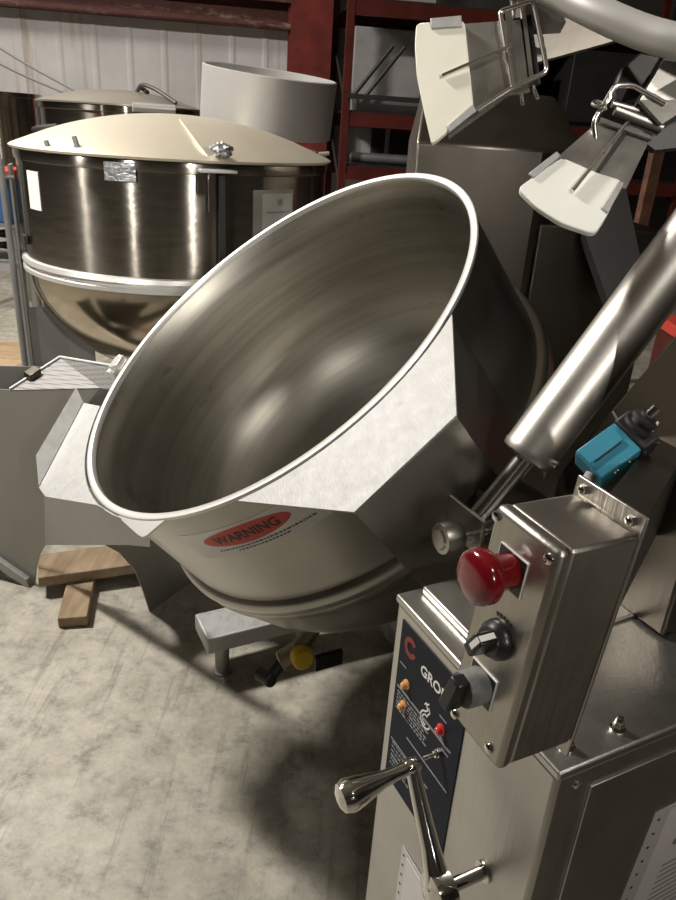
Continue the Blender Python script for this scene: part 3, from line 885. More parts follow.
def scraper(fr, nm, blade_mat, lb, blade, body, tabs, rod, bail, slot, loop=None):
    P = lambda q, z=0.0: fr(q[0], q[1], z)
    g = B_(); prism(g, [P(q, -.003) for q in body], fr.z * .004)
    root = obj('scraper_arm', g, S_ARM, M, smooth=False, label=lb)
    g = B_(); prism(g, fillet([P(q, .001) for q in blade], .010, 4, True), fr.z * .009); obj('scraper_blade', g, blade_mat, root, bevel=.0015)
    for t in tabs:
        g = B_(); prism(g, [P(q, .0095) for q in t], fr.z * .004); obj('blade_clip', g, S_PLATE, root, bevel=.001)
    g = B_(); tube(g, [P(rod[0], .014), P(rod[1], .016)], .0028, 10, 1); obj('pin_rod', g, S_BOLT, root)
    g = B_(); sweep(g, fillet([P(q, .006 + z) for (q, z) in bail], .007, 5), .0038, 12); obj('wire_bail', g, S_BOLT, root)
    for s in slot:
        g = B_(); prism(g, [P(q, s[1]) for q in s[0]], fr.z * .004); obj('hinge_plate', g, s[2], root, smooth=False)
    if loop:
        g = B_(); sweep(g, [P((loop[0] + loop[2] * math.cos(t), loop[1] + loop[2] * math.sin(t)), .006 + .004 * t) for t in [k * .35 for k in range(20)]], .0026, 8); obj('spring_clip', g, S_BOLT, root)
    return root

def pixframe(px, py, d, nx, ny):
    """a flat frame facing roughly back at the viewer, turned by nx, ny; returns frame and a pixel->(x, y) map on it"""
    z = (MW @ V((nx, ny, 1))).normalized(); x = (MW @ V((1, 0, 0))); x = (x - z * x.dot(z)).normalized(); y = z.cross(x)
    fr = Fr(atd(px, py, d), x, y, z)
    def to(px_, py_):
        q = onp(px_, py_, fr.o, fr.z) - fr.o
        return (q.dot(fr.x), q.dot(fr.y))
    return fr, to
fr, t = pixframe(470, 80, 1.10, -.25, .10)
edge = [t(417, 27), t(415.5, 50), t(417.5, 80), t(424, 112), t(432, 147)]
scraper(fr, 'a', PLASTIC, 'upper scraper arm with a cream plastic blade',
        edge + [t(437, 144), t(474, 112), t(465, 24)],
        [t(440, 26), t(520, 20), t(530, 92), t(508, 96), t(449, 139), t(440, 100)],
        [[t(431, 24), t(462, 21), t(463, 32), t(433, 34)], [t(448, 130), t(473, 109), t(477, 115), t(450, 137)]],
        [t(443, 81), t(512, 52)],
        [(t(513, 92), .004), (t(500, 16), .004), (t(533, 8), .010), (t(547, 78), .010), (t(512, 93), .006), (t(478, 114), .004)],
        [([t(509, 16), t(531, 11), t(541, 80), t(519, 88)], -.012, BLACKM), ([t(505, 12), t(511, 12), t(519, 92), t(512, 94)], .001, S_BOX), ([t(521, 8), t(525, 8), t(534, 82), t(530, 84)], .001, S_BOX)])
# slim hanger legs above and below the upper scraper
bm = B_(); bm.free()
for q0, q1, r_0 in (((509, -25), (515, 18), .004), ((517, -25), (523, 18), .004), ((521, 86), (523, 103), .003), ((533, 84), (538, 97), .003)):
    bm = B_(); cyl(bm, fr(*t(*q0), -.004), fr(*t(*q1), -.004), r_0); obj('hanger_rod', bm, S_BOLT, bridge)
fr2, t2 = pixframe(580, 160, .98, -.10, .35)
scraper(fr2, 'b', PLASTIC2, 'lower scraper arm with a white plastic blade',
        [t2(516, 193), t2(535, 212), t2(560, 228), t2(593, 239), t2(604, 222), t2(622, 186), t2(594, 177), t2(560, 162)],
        [t2(536, 176), t2(566, 150), t2(597, 123), t2(601, 121), t2(649, 141), t2(626, 189), t2(620, 188), t2(592, 225)],
        [[t2(527, 180), t2(555, 158), t2(559, 162), t2(532, 184)], [t2(599, 214), t2(617, 187), t2(622, 190), t2(605, 219)]],
        [t2(570, 198), t2(624, 132)],
        [(t2(596, 138), -.008), (t2(592, 127), .004), (t2(611, 98), .016), (t2(628, 98), .016), (t2(662, 113), .010)],
        [([t2(600, 121), t2(648, 139), t2(650, 143), t2(598, 125)], .003, S_ARM), ([t2(625, 130), t2(629, 132), t2(598, 176), t2(595, 174)], .0012, BLACKM)],
        loop=(*t2(597, 114), .010))
bm = B_(); D = 1.0
prism(bm, [atd(638, 100, D), atd(664, 58, D), atd(700, 62, D), atd(700, 145, D), atd(655, 150, D), atd(628, 128, D)], f_ * .012); obj('arm_plate', bm, DKSTEEL, bridge, smooth=False)
bm = B_(); prism(bm, [atd(664, 60, .975), atd(700, 66, .975), atd(700, 100, .975), atd(662, 124, .975), atd(640, 100, .985)], f_ * .008); obj('arm_plate', bm, S_ARM, bridge, smooth=False)
bm = B_(); prism(bm, [atd(614, 90, 1.03), atd(622, 68, 1.03), atd(640, 52, 1.03), atd(662, 56, 1.03), atd(640, 96, 1.03), atd(618, 104, 1.03)], f_ * .02); obj('arm_casting', bm, DKSTEEL, bridge, bevel=.003)
bm = B_(); cyl(bm, atd(615, 110, .995), atd(662, 128, .995), .007); cyl(bm, atd(612, 104, 1.0), atd(665, 118, 1.0), .005); obj('hinge_pin', bm, S_ARM, bridge)
# long dark strut seen between the pedestal and the cylinder
D = 2.30
bm = B_(); prism(bm, [atd(585, 235, D), atd(600, 140, D), atd(618, 150, D), atd(642, 265, D), atd(612, 312, D)], f_ * .05)
obj('bridge_strut', bm, DKSTEEL, M, smooth=False)

# ==================================================================== DOCUMENT SLEEVES
PAPER_K = plain('darker_paper', (.46, .44, .40), .7, var=.04)  # darker tone of PAPER, used on the large kettle
SLEEVE_K = plain('darker_sleeve', (.30, .285, .265), .25, var=.05)  # darker tone of SLEEVE, used on the large kettle
def sleeve(corners, nrm, label, grp=None):
    c = [V(q) for q in corners]          # tl, tr, br, bl
    t = thing('document_sleeve', label, 'document', (c[3] + c[2]) / 2)
    bm = B_(); prism(bm, c, nrm * .0008); obj('clear_sleeve', bm, SLEEVE, t, smooth=False)
    ux = (c[1] - c[0]); uy = (c[3] - c[0])
    q = [c[0] + ux * .14 + uy * .04, c[1] - ux * .04 + uy * .04, c[2] - ux * .04 - uy * .04, c[3] + ux * .14 - uy * .04]
    bm = B_(); prism(bm, [p + nrm * .0008 for p in q], nrm * .0006); obj('paper_sheet', bm, PAPER, t, smooth=False)
    bm = B_(); e1 = ux.normalized(); e2 = uy.normalized()
    for k in range(11):
        P = c[0] + ux * .06 + uy * (.06 + .088 * k)
        cyl(bm, P + nrm * .0007, P + nrm * .0012, .0022, seg=10)
    obj('binder_holes', bm, INK, t)
    return t, c, ux, uy, nrm
def rightf(px, py): return onp(px, py, CF(-.003, 0, 0), A)
a = rightf(655, 813); d = rightf(618, 905)
ex_ = (rightf(700, 790) - a).normalized()
dn = (d - a).normalized()
t, c, ux, uy, nn = sleeve([a, a + ex_ * .20, a + ex_ * .20 + dn * .27, a + dn * .27], -A, 'clear sleeve of paperwork taped to the dark right face of the console')
bm = B_(); P = c[0] + ux * .34 + uy * .30
for k in range(5): cyl(bm, P + ux * .10 * k + uy * .05 * (k % 2) + nn * .0014, P + ux * .10 * k + uy * .05 * (k % 2) + nn * .0019, .006 - .0006 * k, seg=12)
obj('smudged_print', bm, PRINTG, t)
bm = B_()
for r_i in range(12):
    P = c[0] + ux * .30 + uy * (.45 + .04 * r_i); L_ = ux.length * random.uniform(.35, .6)
    prism(bm, [P + nn * .0014, P + ux.normalized() * L_ + nn * .0014, P + ux.normalized() * L_ + uy.normalized() * .0025 + nn * .0014, P + uy.normalized() * .0025 + nn * .0014], nn * .0003)
obj('text_lines', bm, PRINTG, t, smooth=False)
def ff(px, py): return onp(px, py, CF(0, -.001, 0), Bv)
a = ff(403, 845); 
sleeve([a, a - A * .105, a - A * .105 - Z * .24, a - Z * .24], -Bv, 'clear sleeve of paperwork on the console front behind the crank')

# ==================================================================== GREY SHEET METAL STAND
L0 = V((-1.0154, 2.0575, 0)); LN = V((-.28, -.96, 0)).normalized(); R0_ = V((-.5884, 1.9499, 0)); R1_ = V((-.4755, 2.1614, 0))
dR = (R1_ - R0_).normalized(); nR = V((dR.y, -dR.x, 0))
S = thing('sheet_metal_stand', 'grey sheet metal stand with arched feet and a perforated top left of the bowl', 'stand', (-.85, 2.2, 0))
g = lambda px, py: onp(px, py, L0, LN)
bm = B_(); arcl = [g(45, 545), g(39, 556), g(36, 570), L0.copy()]
pts = [g(-70, 385), g(10, 390), g(100, 388), g(60, 440), g(45, 500)] + arcl + [g(20, 575), g(0, 560), g(-70, 515)]
prism(bm, pts, -LN * .004); obj('side_panel', bm, S_GREY, S, smooth=False)
bm = B_(); prism(bm, [g(33, 584), g(28, 583), g(-70, 517), g(-70, 511), g(0, 556), g(30, 577)], LN * .02); obj('foot_flange', bm, S_PLATE, S, smooth=False)
tl_, tr_ = g(10, 390), g(100, 388)
back = -LN
bm = B_()
q1 = onp(60, 358, tl_ + V((0, 0, .0)), (LN * .45 + Z).normalized()); q2 = onp(125, 369, tl_, (LN * .45 + Z).normalized())
prism(bm, [tl_, tr_, tr_ + (q2 - q1), q2, q1], V((0, 0, -.004))); obj('perforated_top', bm, PERF, S, smooth=False)
bm = B_(); tube(bm, [tl_ + Z * .003, q1 + Z * .003], .005, 8, 1); tube(bm, [q1 + Z * .003, q2 + Z * .003], .005, 8, 1); obj('rolled_edge', bm, S_PLATE, S)
bm = B_(); m_ = tl_ + (q1 - tl_) * .42; box(bm, Fr(m_, (q1 - tl_), Z.cross(q1 - tl_), Z), (-.02, -.03, -.002), (.02, .012, .022)); obj('edge_clip', bm, S_DARK, S, bevel=.002)
# right leg panel with the arch edge
h = lambda px, py: onp(px, py, R0_, nR)
bm = B_(); rl = [h(105, 545), h(120, 553), h(135, 570), h(143, 590), R0_, R1_, R1_ + Z * .45, h(150, 480), h(105, 515)]
prism(bm, rl, -nR * .004); obj('leg_panel', bm, S_GREY, S, smooth=False)
bm = B_(); pA, pB = g(45, 545), h(105, 545); pn = (pB - pA); pn.z = 0; pn = V((pn.y, -pn.x, 0)).normalized()
FP = lambda px, py: onp(px, py, pA, pn)
prism(bm, [FP(44, 480), pA, FP(105, 545), FP(128, 545), FP(150, 547), FP(150, 500)], -pn * .004); obj('front_panel', bm, S_GREY, S, smooth=False)
bm = B_(); e0 = g(-70, 515); bp_ = [V((e0.x, e0.y, 0)), V((-1.42, 2.40, 0)), V((-.72, 2.50, 0))]
for a, b_ in zip(bp_, bp_[1:]):
    d_ = (b_ - a).normalized(); n_ = V((-d_.y, d_.x, 0)) * .004
    prism(bm, [a + Z * .002, b_ + Z * .002, b_ + Z * .66, a + Z * .66], n_)
obj('back_shade_panel', bm, S_GREY, S, smooth=False)  # unseen back, extended left to keep light out from under the stand

# ==================================================================== WOOD UNDER THE STAND
bm = B_()
k0, k1 = V((-.866, 1.8635, 0)), V((-.7754, 1.8835, 0)); ke = (k1 - k0); ke.z = 0; ke.normalize(); kd = V((-ke.y, ke.x, 0)); kf = Fr(V((-.850, 1.838, 0)), ke, kd, Z)
box(bm, kf, (0, 0, 0), (.089, .42, .038)); setp(obj('wooden_block', bm, WOOD, bevel=.003), 'short lumber block lying flat on the floor with its end toward the viewer', 'lumber')
bm = B_(); pf = Fr(V((-.952, 2.0, .0385)), V((.283, .112, 0)), V((-.112, .283, 0)), Z)
box(bm, pf, (-.02, 0, 0), (.42, .15, .038)); setp(obj('wooden_plank', bm, WOOD, bevel=.003), 'wide lumber plank laid across the block under the grey stand', 'lumber')

# ==================================================================== BIG STEAM KETTLE BEHIND
kc = V((-.695, 2.98, 0)); KR = .575; zr, zg = 1.372, .985
K = thing('steam_kettle', 'large round stainless kettle with a domed steel lid coloured cream for its reflection behind the tipped bowl', 'kettle', kc)
bm = B_(); lathe(bm, [(KR - .012, zr - .005), (KR, zr), (KR, zr - .03), (KR, zg + .1), (KR, zg + .01)], kc, Z, 96); obj('kettle_body', bm, S_KET, K)
bm = B_(); lathe(bm, [(KR - .005, zr - .035), (KR + .006, zr - .03), (KR + .008, zr - .012), (KR + .006, zr), (KR - .02, zr)], kc, Z, 96); obj('rim_band', bm, S_KET, K)
bm = B_(); lathe(bm, [(KR - .006, zg + .025), (KR + .012, zg + .02), (KR + .016, zg + .005), (KR + .004, zg - .004), (KR + .014, zg - .014), (KR + .014, zg - .028), (KR - .01, zg - .036)], kc, Z, 96); obj('jacket_band', bm, S_RIM, K)
prof = [(KR - .008, zg - .03)]
for k in range(1, 15):
    t = k / 14 * PI / 2; prof.append(((KR - .008) * math.cos(t) if k < 14 else 0, zg - .03 - .42 * math.sin(t)))
bm = B_(); lathe(bm, prof, kc, Z, 96); obj('kettle_bottom', bm, S_KETLOW, K)
bm = B_(); prof = [(KR + .015, zr + .004), (KR + .02, zr + .012), (KR + .01, zr + .018)]
for k in range(1, 11):
    t = k / 10; prof.append(((KR - .005) * (1 - t), zr + .018 + .125 * (1 - (1 - t) ** 2) ** .9))
prof[-1] = (0, prof[-1][1]); lathe(bm, prof, kc, Z, 96); lid = obj('domed_lid', bm, S_LID, K, angle=60)
def lidz(r): 
    t = max(0.0, 1 - r / (KR - .005)); return zr + .018 + .125 * (1 - (1 - t) ** 2) ** .9
def lidp(px, py):
    P = None
    for k in range(200):
        d_ = 2.2 + k * .01; q = atd(px, py, d_); r = (V((q.x, q.y, 0)) - kc).length
        if r < KR and q.z < lidz(r): return q
    return q
for (px, py) in ((50, 152), (78, 148)):
    q = lidp(px, py); bm = B_(); cyl(bm, q - Z * .004, q + Z * .034 + V((-.010, 0, 0)), .008); cyl(bm, q - Z * .004, q + Z * .006, .014); obj('lid_stud', bm, GALV, lid)
# strap hinge over the lid and its clip
s0, s1 = lidp(186, 121), lidp(212, 156)
bm = B_()
pts = [lidp(186 + (214 - 186) * k / 8, 121 + (160 - 121) * k / 8) for k in range(9)]
for i in range(8):
    a, b_ = pts[i], pts[i + 1]; d_ = (b_ - a).normalized(); s_ = d_.cross(Z).normalized() * .022
    prism(bm, [a - s_ + Z * .001, a + s_ + Z * .001, b_ + s_ + Z * .001, b_ - s_ + Z * .001], Z * .008)
obj('lid_strap', bm, S_LID, lid, smooth=False)
pk = (pts[-1] - kc); pk.z = 0; pk.normalize(); e_ = Z.cross(pk)
HF = Fr(kc + pk * (KR + .01) + Z * zr, e_, pk, Z)
bm = B_(); box(bm, HF, (-.06, -.02, -.022), (.06, .045, -.012)); obj('clamp_ledge', bm, S_RIM, K, bevel=.002)
bm = B_(); box(bm, HF, (-.03, -.008, -.14), (-.012, .022, -.022)); box(bm, HF, (-.062, .0, -.09), (-.03, .010, -.022)); obj('clamp_bracket', bm, S_KET, K, bevel=.002)
bm = B_(); box(bm, HF, (.008, -.006, -.40), (.028, .012, -.03)); obj('body_strip', bm, BLACKM, K)
bm = B_(); bmesh.ops.create_icosphere(bm, subdivisions=3, radius=.03)
for v in bm.verts: v.co = V((v.co.x * 1.2, v.co.y * .9, v.co.z * .75)) * random.uniform(.75, 1.15) + HF(.02, .0, .045)
obj('foil_wrap', bm, FOIL, K, angle=10)
# right-hand lid handle
q = atd(322, 157, 3.0); rr = (V((q.x, q.y, 0)) - kc).normalized(); e_ = Z.cross(rr)
bm = B_(); tube(bm, [kc + rr * (KR - .04) + Z * (zr + .03), kc + rr * (KR + .02) + Z * (zr + .028), kc + rr * (KR + .06) + Z * (zr + .032)], .008, 10, 4); obj('lid_handle', bm, S_RIM, lid)
bm = B_(); pts = []
for k in range(30):
    t = math.radians(10 + 100 * k / 29); r = KR - .03 - .10 * math.sin((k / 29) * PI) * .3
    pts.append(kc + V((math.cos(t) * r, math.sin(t) * r, lidz(r) + .004)))
sweep(bm, pts, .006, 8); obj('lid_gap_line', bm, BLACKM, lid)  # black bar standing in for the shaded hinge gap along the lid edge
# left-hand lid clamp
q = atd(20, 146, 2.95); rl_ = (V((q.x, q.y, 0)) - kc).normalized(); e_ = Z.cross(rl_); F2 = Fr(kc + rl_ * (KR + .005) + Z * zr, rl_, e_, Z)
bm = B_(); box(bm, F2, (-.07, -.035, .018), (.035, .035, .056)); tube(bm, [F2(-.10, -.06, .075), F2(.0, -.06, .06), F2(.045, 0, .05), F2(.0, .06, .06), F2(-.10, .06, .075)], .008, 8, 5); obj('lid_clamp', bm, DKSTEEL, lid)
# legs
for i, dg in enumerate((198, 318, 78)):
    t = math.radians(dg); e1 = V((math.cos(t), math.sin(t), 0)); e2 = Z.cross(e1); F3 = Fr(kc, e1, e2, Z)
    bm = B_(); box(bm, F3, (KR + .018, -.05, .02), (KR + .026, .05, zr - .06 if i == 0 else zg + .02)); box(bm, F3, (KR - .22, -.004, .02), (KR + .02, .004, zg - .2)) ; box(bm, F3, (KR - .2, -.06, 0), (KR + .04, .06, .02)); obj('kettle_leg', bm, S_GREY, K, smooth=False)
t = math.radians(203); e1 = V((math.cos(t), math.sin(t), 0)); bm = B_(); cyl(bm, kc + e1 * (KR + .05) + Z * .02, kc + e1 * (KR + .05) + Z * (zr - .04), .012); cyl(bm, kc + e1 * (KR + .01) + Z * (zr - .1), kc + e1 * (KR + .06) + Z * (zr - .1), .008); obj('guide_rod', bm, GALV, K)
bm = B_(); t = math.radians(214); e1 = V((math.cos(t), math.sin(t), 0)); e2 = Z.cross(e1); F3 = Fr(kc, e1, e2, Z); box(bm, F3, (KR + .002, -.03, zg + .07), (KR + .014, .03, zg + .10)); obj('side_bracket', bm, DKSTEEL, K)
# items stuck on the kettle
def onk(px, py, R):
    d = ray(px, py); o = EYE - kc; a_ = d.x ** 2 + d.y ** 2; b_ = 2 * (o.x * d.x + o.y * d.y); c_ = o.x ** 2 + o.y ** 2 - R * R
    t = (-b_ - math.sqrt(max(0, b_ * b_ - 4 * a_ * c_))) / (2 * a_); P = EYE + d * t
    return math.atan2(P.y - kc.y, P.x - kc.x), P.z
def curved(bm, a0, a1, z0, z1, R, th_=.0012, n=8):
    for k in range(n):
        p = [a0 + (a1 - a0) * (k + j) / n for j in (0, 1)]
        q = [kc + V((math.cos(x), math.sin(x), 0)) * R for x in p]; o = [kc + V((math.cos(x), math.sin(x), 0)) * (R + th_) for x in p]
        vs = [bm.verts.new(v) for v in (q[0] + Z * z0, q[1] + Z * z0, q[1] + Z * z1, q[0] + Z * z1, o[0] + Z * z0, o[1] + Z * z0, o[1] + Z * z1, o[0] + Z * z1)]
        for f in ((0, 1, 2, 3), (4, 5, 6, 7), (0, 1, 5, 4), (3, 2, 6, 7)): bm.faces.new([vs[i] for i in f])
        if k == 0: bm.faces.new([vs[i] for i in (0, 3, 7, 4)])
        if k == n - 1: bm.faces.new([vs[i] for i in (1, 2, 6, 5)])
    bmesh.ops.remove_doubles(bm, verts=bm.verts, dist=1e-6)
    return bm
a0, z0 = onk(253, 190, KR); a1, _ = onk(293, 190, KR); _, z1 = onk(270, 240, KR)
t = thing('document_sleeve', 'clear document sleeve stuck on the large kettle right of its clamp', 'document', kc + V((math.cos((a0 + a1) / 2), math.sin((a0 + a1) / 2), 0)) * KR + Z * z1)
bm = B_(); curved(bm, a0, a1, z1, z0, KR + .001); obj('clear_sleeve', bm, SLEEVE_K, t)
da = a1 - a0; bm = B_(); curved(bm, a0 + da * .2, a1 - da * .04, z1 + .01, z0 - .012, KR + .0024); obj('paper_sheet', bm, PAPER_K, t)
bm = B_(); curved(bm, a0 + da * .56, a0 + da * .68, z0 - .05, z0 - .03, KR + .0038, n=2); curved(bm, a0 + da * .3, a0 + da * .9, z0 - .075, z0 - .07, KR + .0038, n=3); obj('printed_marks', bm, PRINTG, t)
a0, z0 = onk(27, 170, KR); a1, _ = onk(38, 172, KR); _, z1 = onk(30, 208, KR)
bm = B_(); curved(bm, a0, a1, z1, z0, KR + .001); setp(obj('paper_note', bm, PAPER), 'small white paper note stuck on the left side of the large kettle', 'paper')
a0, z0 = onk(105, 161, KR); a1, _ = onk(136, 163, KR); _, z1 = onk(120, 181, KR)
bm = B_(); curved(bm, a0, a1, z1, z0, KR + .010, .0015); setp(obj('foil_tag', bm, FOIL), 'crinkled silver tag hanging from the front rim of the large kettle', 'tag')

# ==================================================================== SMALLER KETTLES BEHIND
def small_kettle(c, R, zr_, name, label, lid=True, foot=.25):
    t = thing(name, label, 'kettle', c)
    bm = B_(); lathe(bm, [(R - .01, zr_ - .4), (R - .01, zr_), (R + .008, zr_), (R + .01, zr_ - .03), (R, zr_ - .035), (R, zr_ - .55)] + [(R * math.cos(k / 8 * PI / 2) if k < 8 else 0, zr_ - .55 - .3 * math.sin(k / 8 * PI / 2)) for k in range(1, 9)], c, Z, 64); obj('kettle_body', bm, S_KET, t)
    for k in range(3):
        an = math.radians(90 + 120 * k); e1 = V((math.cos(an), math.sin(an), 0)); bm = B_(); cyl(bm, c + e1 * (R * .72), c + e1 * (R * .72) + Z * (zr_ - .55), .035); obj('kettle_leg', bm, S_GREY, t)
    if lid:
        bm = B_(); prof = [(R + .012, zr_ + .003), (R + .012, zr_ + .012)] + [(R * (1 - k / 8), zr_ + .014 + .085 * (1 - (1 - k / 8) ** 2)) for k in range(1, 9)]; prof[-1] = (0, prof[-1][1])
        lathe(bm, prof, c, Z, 64); l = obj('domed_lid', bm, S_LID2, t, angle=60)
        bm = B_(); tube(bm, [c + V((.12, -.05, zr_ + .09)), c + V((.17, -.1, zr_ + .13)), c + V((.26, -.14, zr_ + .11)), c + V((.40, -.2, zr_ + .04))], .012, 8, 5); tube(bm, [c + V((.14, -.03, zr_ + .12)), c + V((.20, -.1, zr_ + .09))], .014, 8, 1); obj('lid_handle', bm, DKSTEEL, l)
        bm = B_(); cyl(bm, c + V((.22, -R - .01, zr_ + .0)), c + V((.44, -R + .09, zr_ + .0)), .025); obj('hinge_tube', bm, S_RIM, t)
    return t
c2 = atd(121, 106, 4.6); c2.z = 0
small_kettle(c2, .50, 1.545, 'lidded_kettle', 'lidded stainless kettle standing by the wall behind the large kettle')
c3 = atd(-6, 104, 5.35); c3.z = 0
small_kettle(c3, .33, 1.60, 'open_kettle', 'dark open kettle at the far left edge beside the lidded kettle', lid=False)

# steel hoop on a stand
hc = atd(268, 102, 3.75)
hup = (MW @ V((-.075, 1, -.02))).normalized(); hup = (Z * .975 + V((.085, 0, 0)) + V((0, -.10, 0))).normalized()
HR = 66 / 720 * 3.75; hh = .27
bm = B_(); lathe(bm, [(HR, -hh / 2), (HR, hh / 2), (HR - .008, hh / 2 + .004), (HR - .014, hh / 2), (HR - .014, -hh / 2)], hc, hup, 80, closed=True)
setp(obj('steel_hoop', bm, S_HOOP), 'wide pale aluminium ring tilted on a stand in front of the red column', 'ring')
bm = B_(); sp = hc + V((-.12, .05, 0)); zb = hc.z - hh / 2 - .09
st_ = thing('hoop_stand', 'steel pedestal holding up the pale aluminium ring behind the large kettle', 'stand', (sp.x, sp.y, 0))
cyl(bm, (sp.x, sp.y, .03), (sp.x, sp.y, zb), .07); obj('post', bm, S_DARK, st_)
bm = B_(); lathe(bm, [(0, zb), (.20, zb), (.20, zb + .03), (0, zb + .03)], V((sp.x, sp.y, 0)), Z, 32); obj('top_plate', bm, S_DARK, st_)
bm = B_(); lathe(bm, [(0, 0), (.25, 0), (.25, .03), (0, .03)], V((sp.x, sp.y, 0)), Z, 32); obj('foot_plate', bm, S_DARK, st_)

# leaning rods at the left wall
for i, (q0, q1, lb) in enumerate((((-40, 22), (88, 98), 'upper of two thin grey cables sagging along the left wall'), ((-40, 42), (74, 97), 'lower of two thin grey cables sagging along the left wall'))):
    P0, P1 = atd(*q0, 5.6), atd(*q1, 4.62)
    bm = B_(); tube(bm, [P0, (P0 + P1) / 2 - Z * .02, P1], .008, 8, 6); setp(obj('cable', bm, GALV), lb, 'cable', 'cables along the wall')

# ==================================================================== LEFT EDGE CLUTTER
def fl(px, py, z=0): return atz(px, py, z)
q = atd(14, 225, 3.45); SX = Fr((q.x - .40, q.y, 0), (1, 0, 0), (0, 1, 0), Z); zs1 = q.z; zs0 = atd(10, 264, 3.45).z
t = thing('metal_shelf', 'narrow grey metal shelf stand at the far left edge beside the large kettle', 'shelf', SX.o)
for x in (0.01, .39):
    for y in (.01, .27):
        bm = B_(); box(bm, SX, (x - .01, y - .01, 0), (x + .01, y + .01, zs1)); obj('post', bm, GALV, t, smooth=False)
for z_ in (zs0, zs1, .12):
    bm = B_(); box(bm, SX, (-.005, -.005, z_ - .012), (.405, .285, z_)); obj('shelf_board', bm, GALV, t, smooth=False)
t = thing('blue_tote', 'blue plastic tote with a red lid on top of the narrow metal shelf', 'tote', SX(.22, .14, zs1))
hb = atd(8, 178, 3.45).z - zs1
bm = B_(); box(bm, SX, (.05, .02, zs1 + .001), (.39, .26, zs1 + hb)); obj('tote_body', bm, BLUE, t, bevel=.012)
bm = B_(); box(bm, SX, (.035, .008, zs1 + hb), (.40, .272, zs1 + hb + .04)); obj('tote_lid', bm, REDPRINT, t, bevel=.006)
bm = B_(); pts = [SX(.22 + .12 * math.cos(k * .5), .14 + .09 * math.sin(k * .5), zs0 + .016 + .0045 * k) for k in range(30)]; sweep(bm, pts, .013, 8)
setp(obj('coiled_hose', bm, BLACKM), 'black hose coiled on the lower board of the narrow metal shelf', 'hose')
c = fl(20, 372); bm = B_(); pl = Fr((c.x, c.y, 0), V((1, .3, 0)), V((-.3, 1, 0)), Z); box(bm, pl, (-.42, -.12, .0), (.02, .62, .02)); setp(obj('plywood_sheet', bm, WOODL, bevel=.002), 'pale plywood sheet lying on the floor left of the large kettle', 'plywood')
c = fl(16, 375, .02); bm = B_(); pl = Fr((c.x, c.y, .0205), V((.25, 1, 0)), V((-1, .25, 0)), Z); box(bm, pl, (.0, -.05, 0), (.30, .05, .035)); setp(obj('wooden_strip', bm, WOOD, bevel=.003), 'narrow brown wooden strip lying on the pale plywood sheet', 'lumber')
c = fl(10, 335); bm = B_(); pl = Fr((c.x - .3, c.y + .25, 0), V((1, .15, 0)), V((-.15, 1, 0)), Z); box(bm, pl, (.40, .1, 0), (1.0, .6, .14)); setp(obj('cardboard_box', bm, CARD, bevel=.004), 'flat cardboard box on the floor behind the plywood sheet', 'box')
# ==================================================================== RACKS AT THE BACK RIGHT
RX = Fr(PW + WD * 2.95 - WN * -1.0, WD, -WN, Z)
Pr = atd(347, 80, 6.0); RX = Fr((Pr.x, Pr.y, 0), WD, -WN, Z)
t = thing('pallet_rack', 'red pallet rack with dark shelves behind the scraper arms', 'rack', RX.o)
RWd = 3.2
for x in (0, RWd):
    for y in (0, .9):
        bm = B_(); box(bm, RX, (x - .03, y - .03, 0), (x + .03, y + .03, 3.4)); obj('rack_post', bm, RACKRED, t, smooth=False)
    bm = B_()
    for k in range(4):
        cyl(bm, RX(x, 0, .3 + k * .7), RX(x, .9, .8 + k * .7), .015)
    obj('end_brace', bm, DKSTEEL, t)
def zof(py, px=400, d=6.0): return atd(px, py, d).z
zs = [zof(14), zof(122), zof(178)]
for z_ in zs:
    for y in (-.02, .92):
        bm = B_(); box(bm, RX, (.04, y - .025, z_ - .055), (RWd - .04, y + .025, z_ + .055)); obj('rack_beam', bm, RACKRED, t, smooth=False)
    bm = B_(); box(bm, RX, (.04, 0, z_ + .055), (RWd - .04, .9, z_ + .07)); obj('rack_shelf', bm, DKSTEEL, t, smooth=False)
bm = B_(); z_ = zof(99); box(bm, RX, (0, -.05, z_ - .02), (RWd, -.02, z_ + .02)); obj('guard_rail', bm, DKSTEEL, t, smooth=False)
bm = B_(); cyl(bm, RX(.06, -.03, zof(98)), RX(.36, -.03, zof(48)), .016); cyl(bm, RX(.16, -.03, zof(98)), RX(.46, -.03, zof(48)), .016); obj('cross_brace', bm, DKSTEEL, t)
def rackitem(nm, lo, hi, mat, label, cat, grp=None):
    bm = B_(); box(bm, RX, lo, hi); return setp(obj(nm, bm, mat, bevel=.006), label, cat, grp)
z2_ = zs[1] + .0705
rackitem('grey_panel', (.10, .35, z2_), (.78, .40, z2_ + .66), GREYBOX, 'grey flat panel standing on the middle shelf of the red rack', 'panel')
rackitem('shallow_tray', (.10, .06, z2_), (.82, .30, z2_ + .09), GALV, 'shallow grey tray in front of the panel on the rack shelf', 'tray')
zt_ = zs[0] + .0705
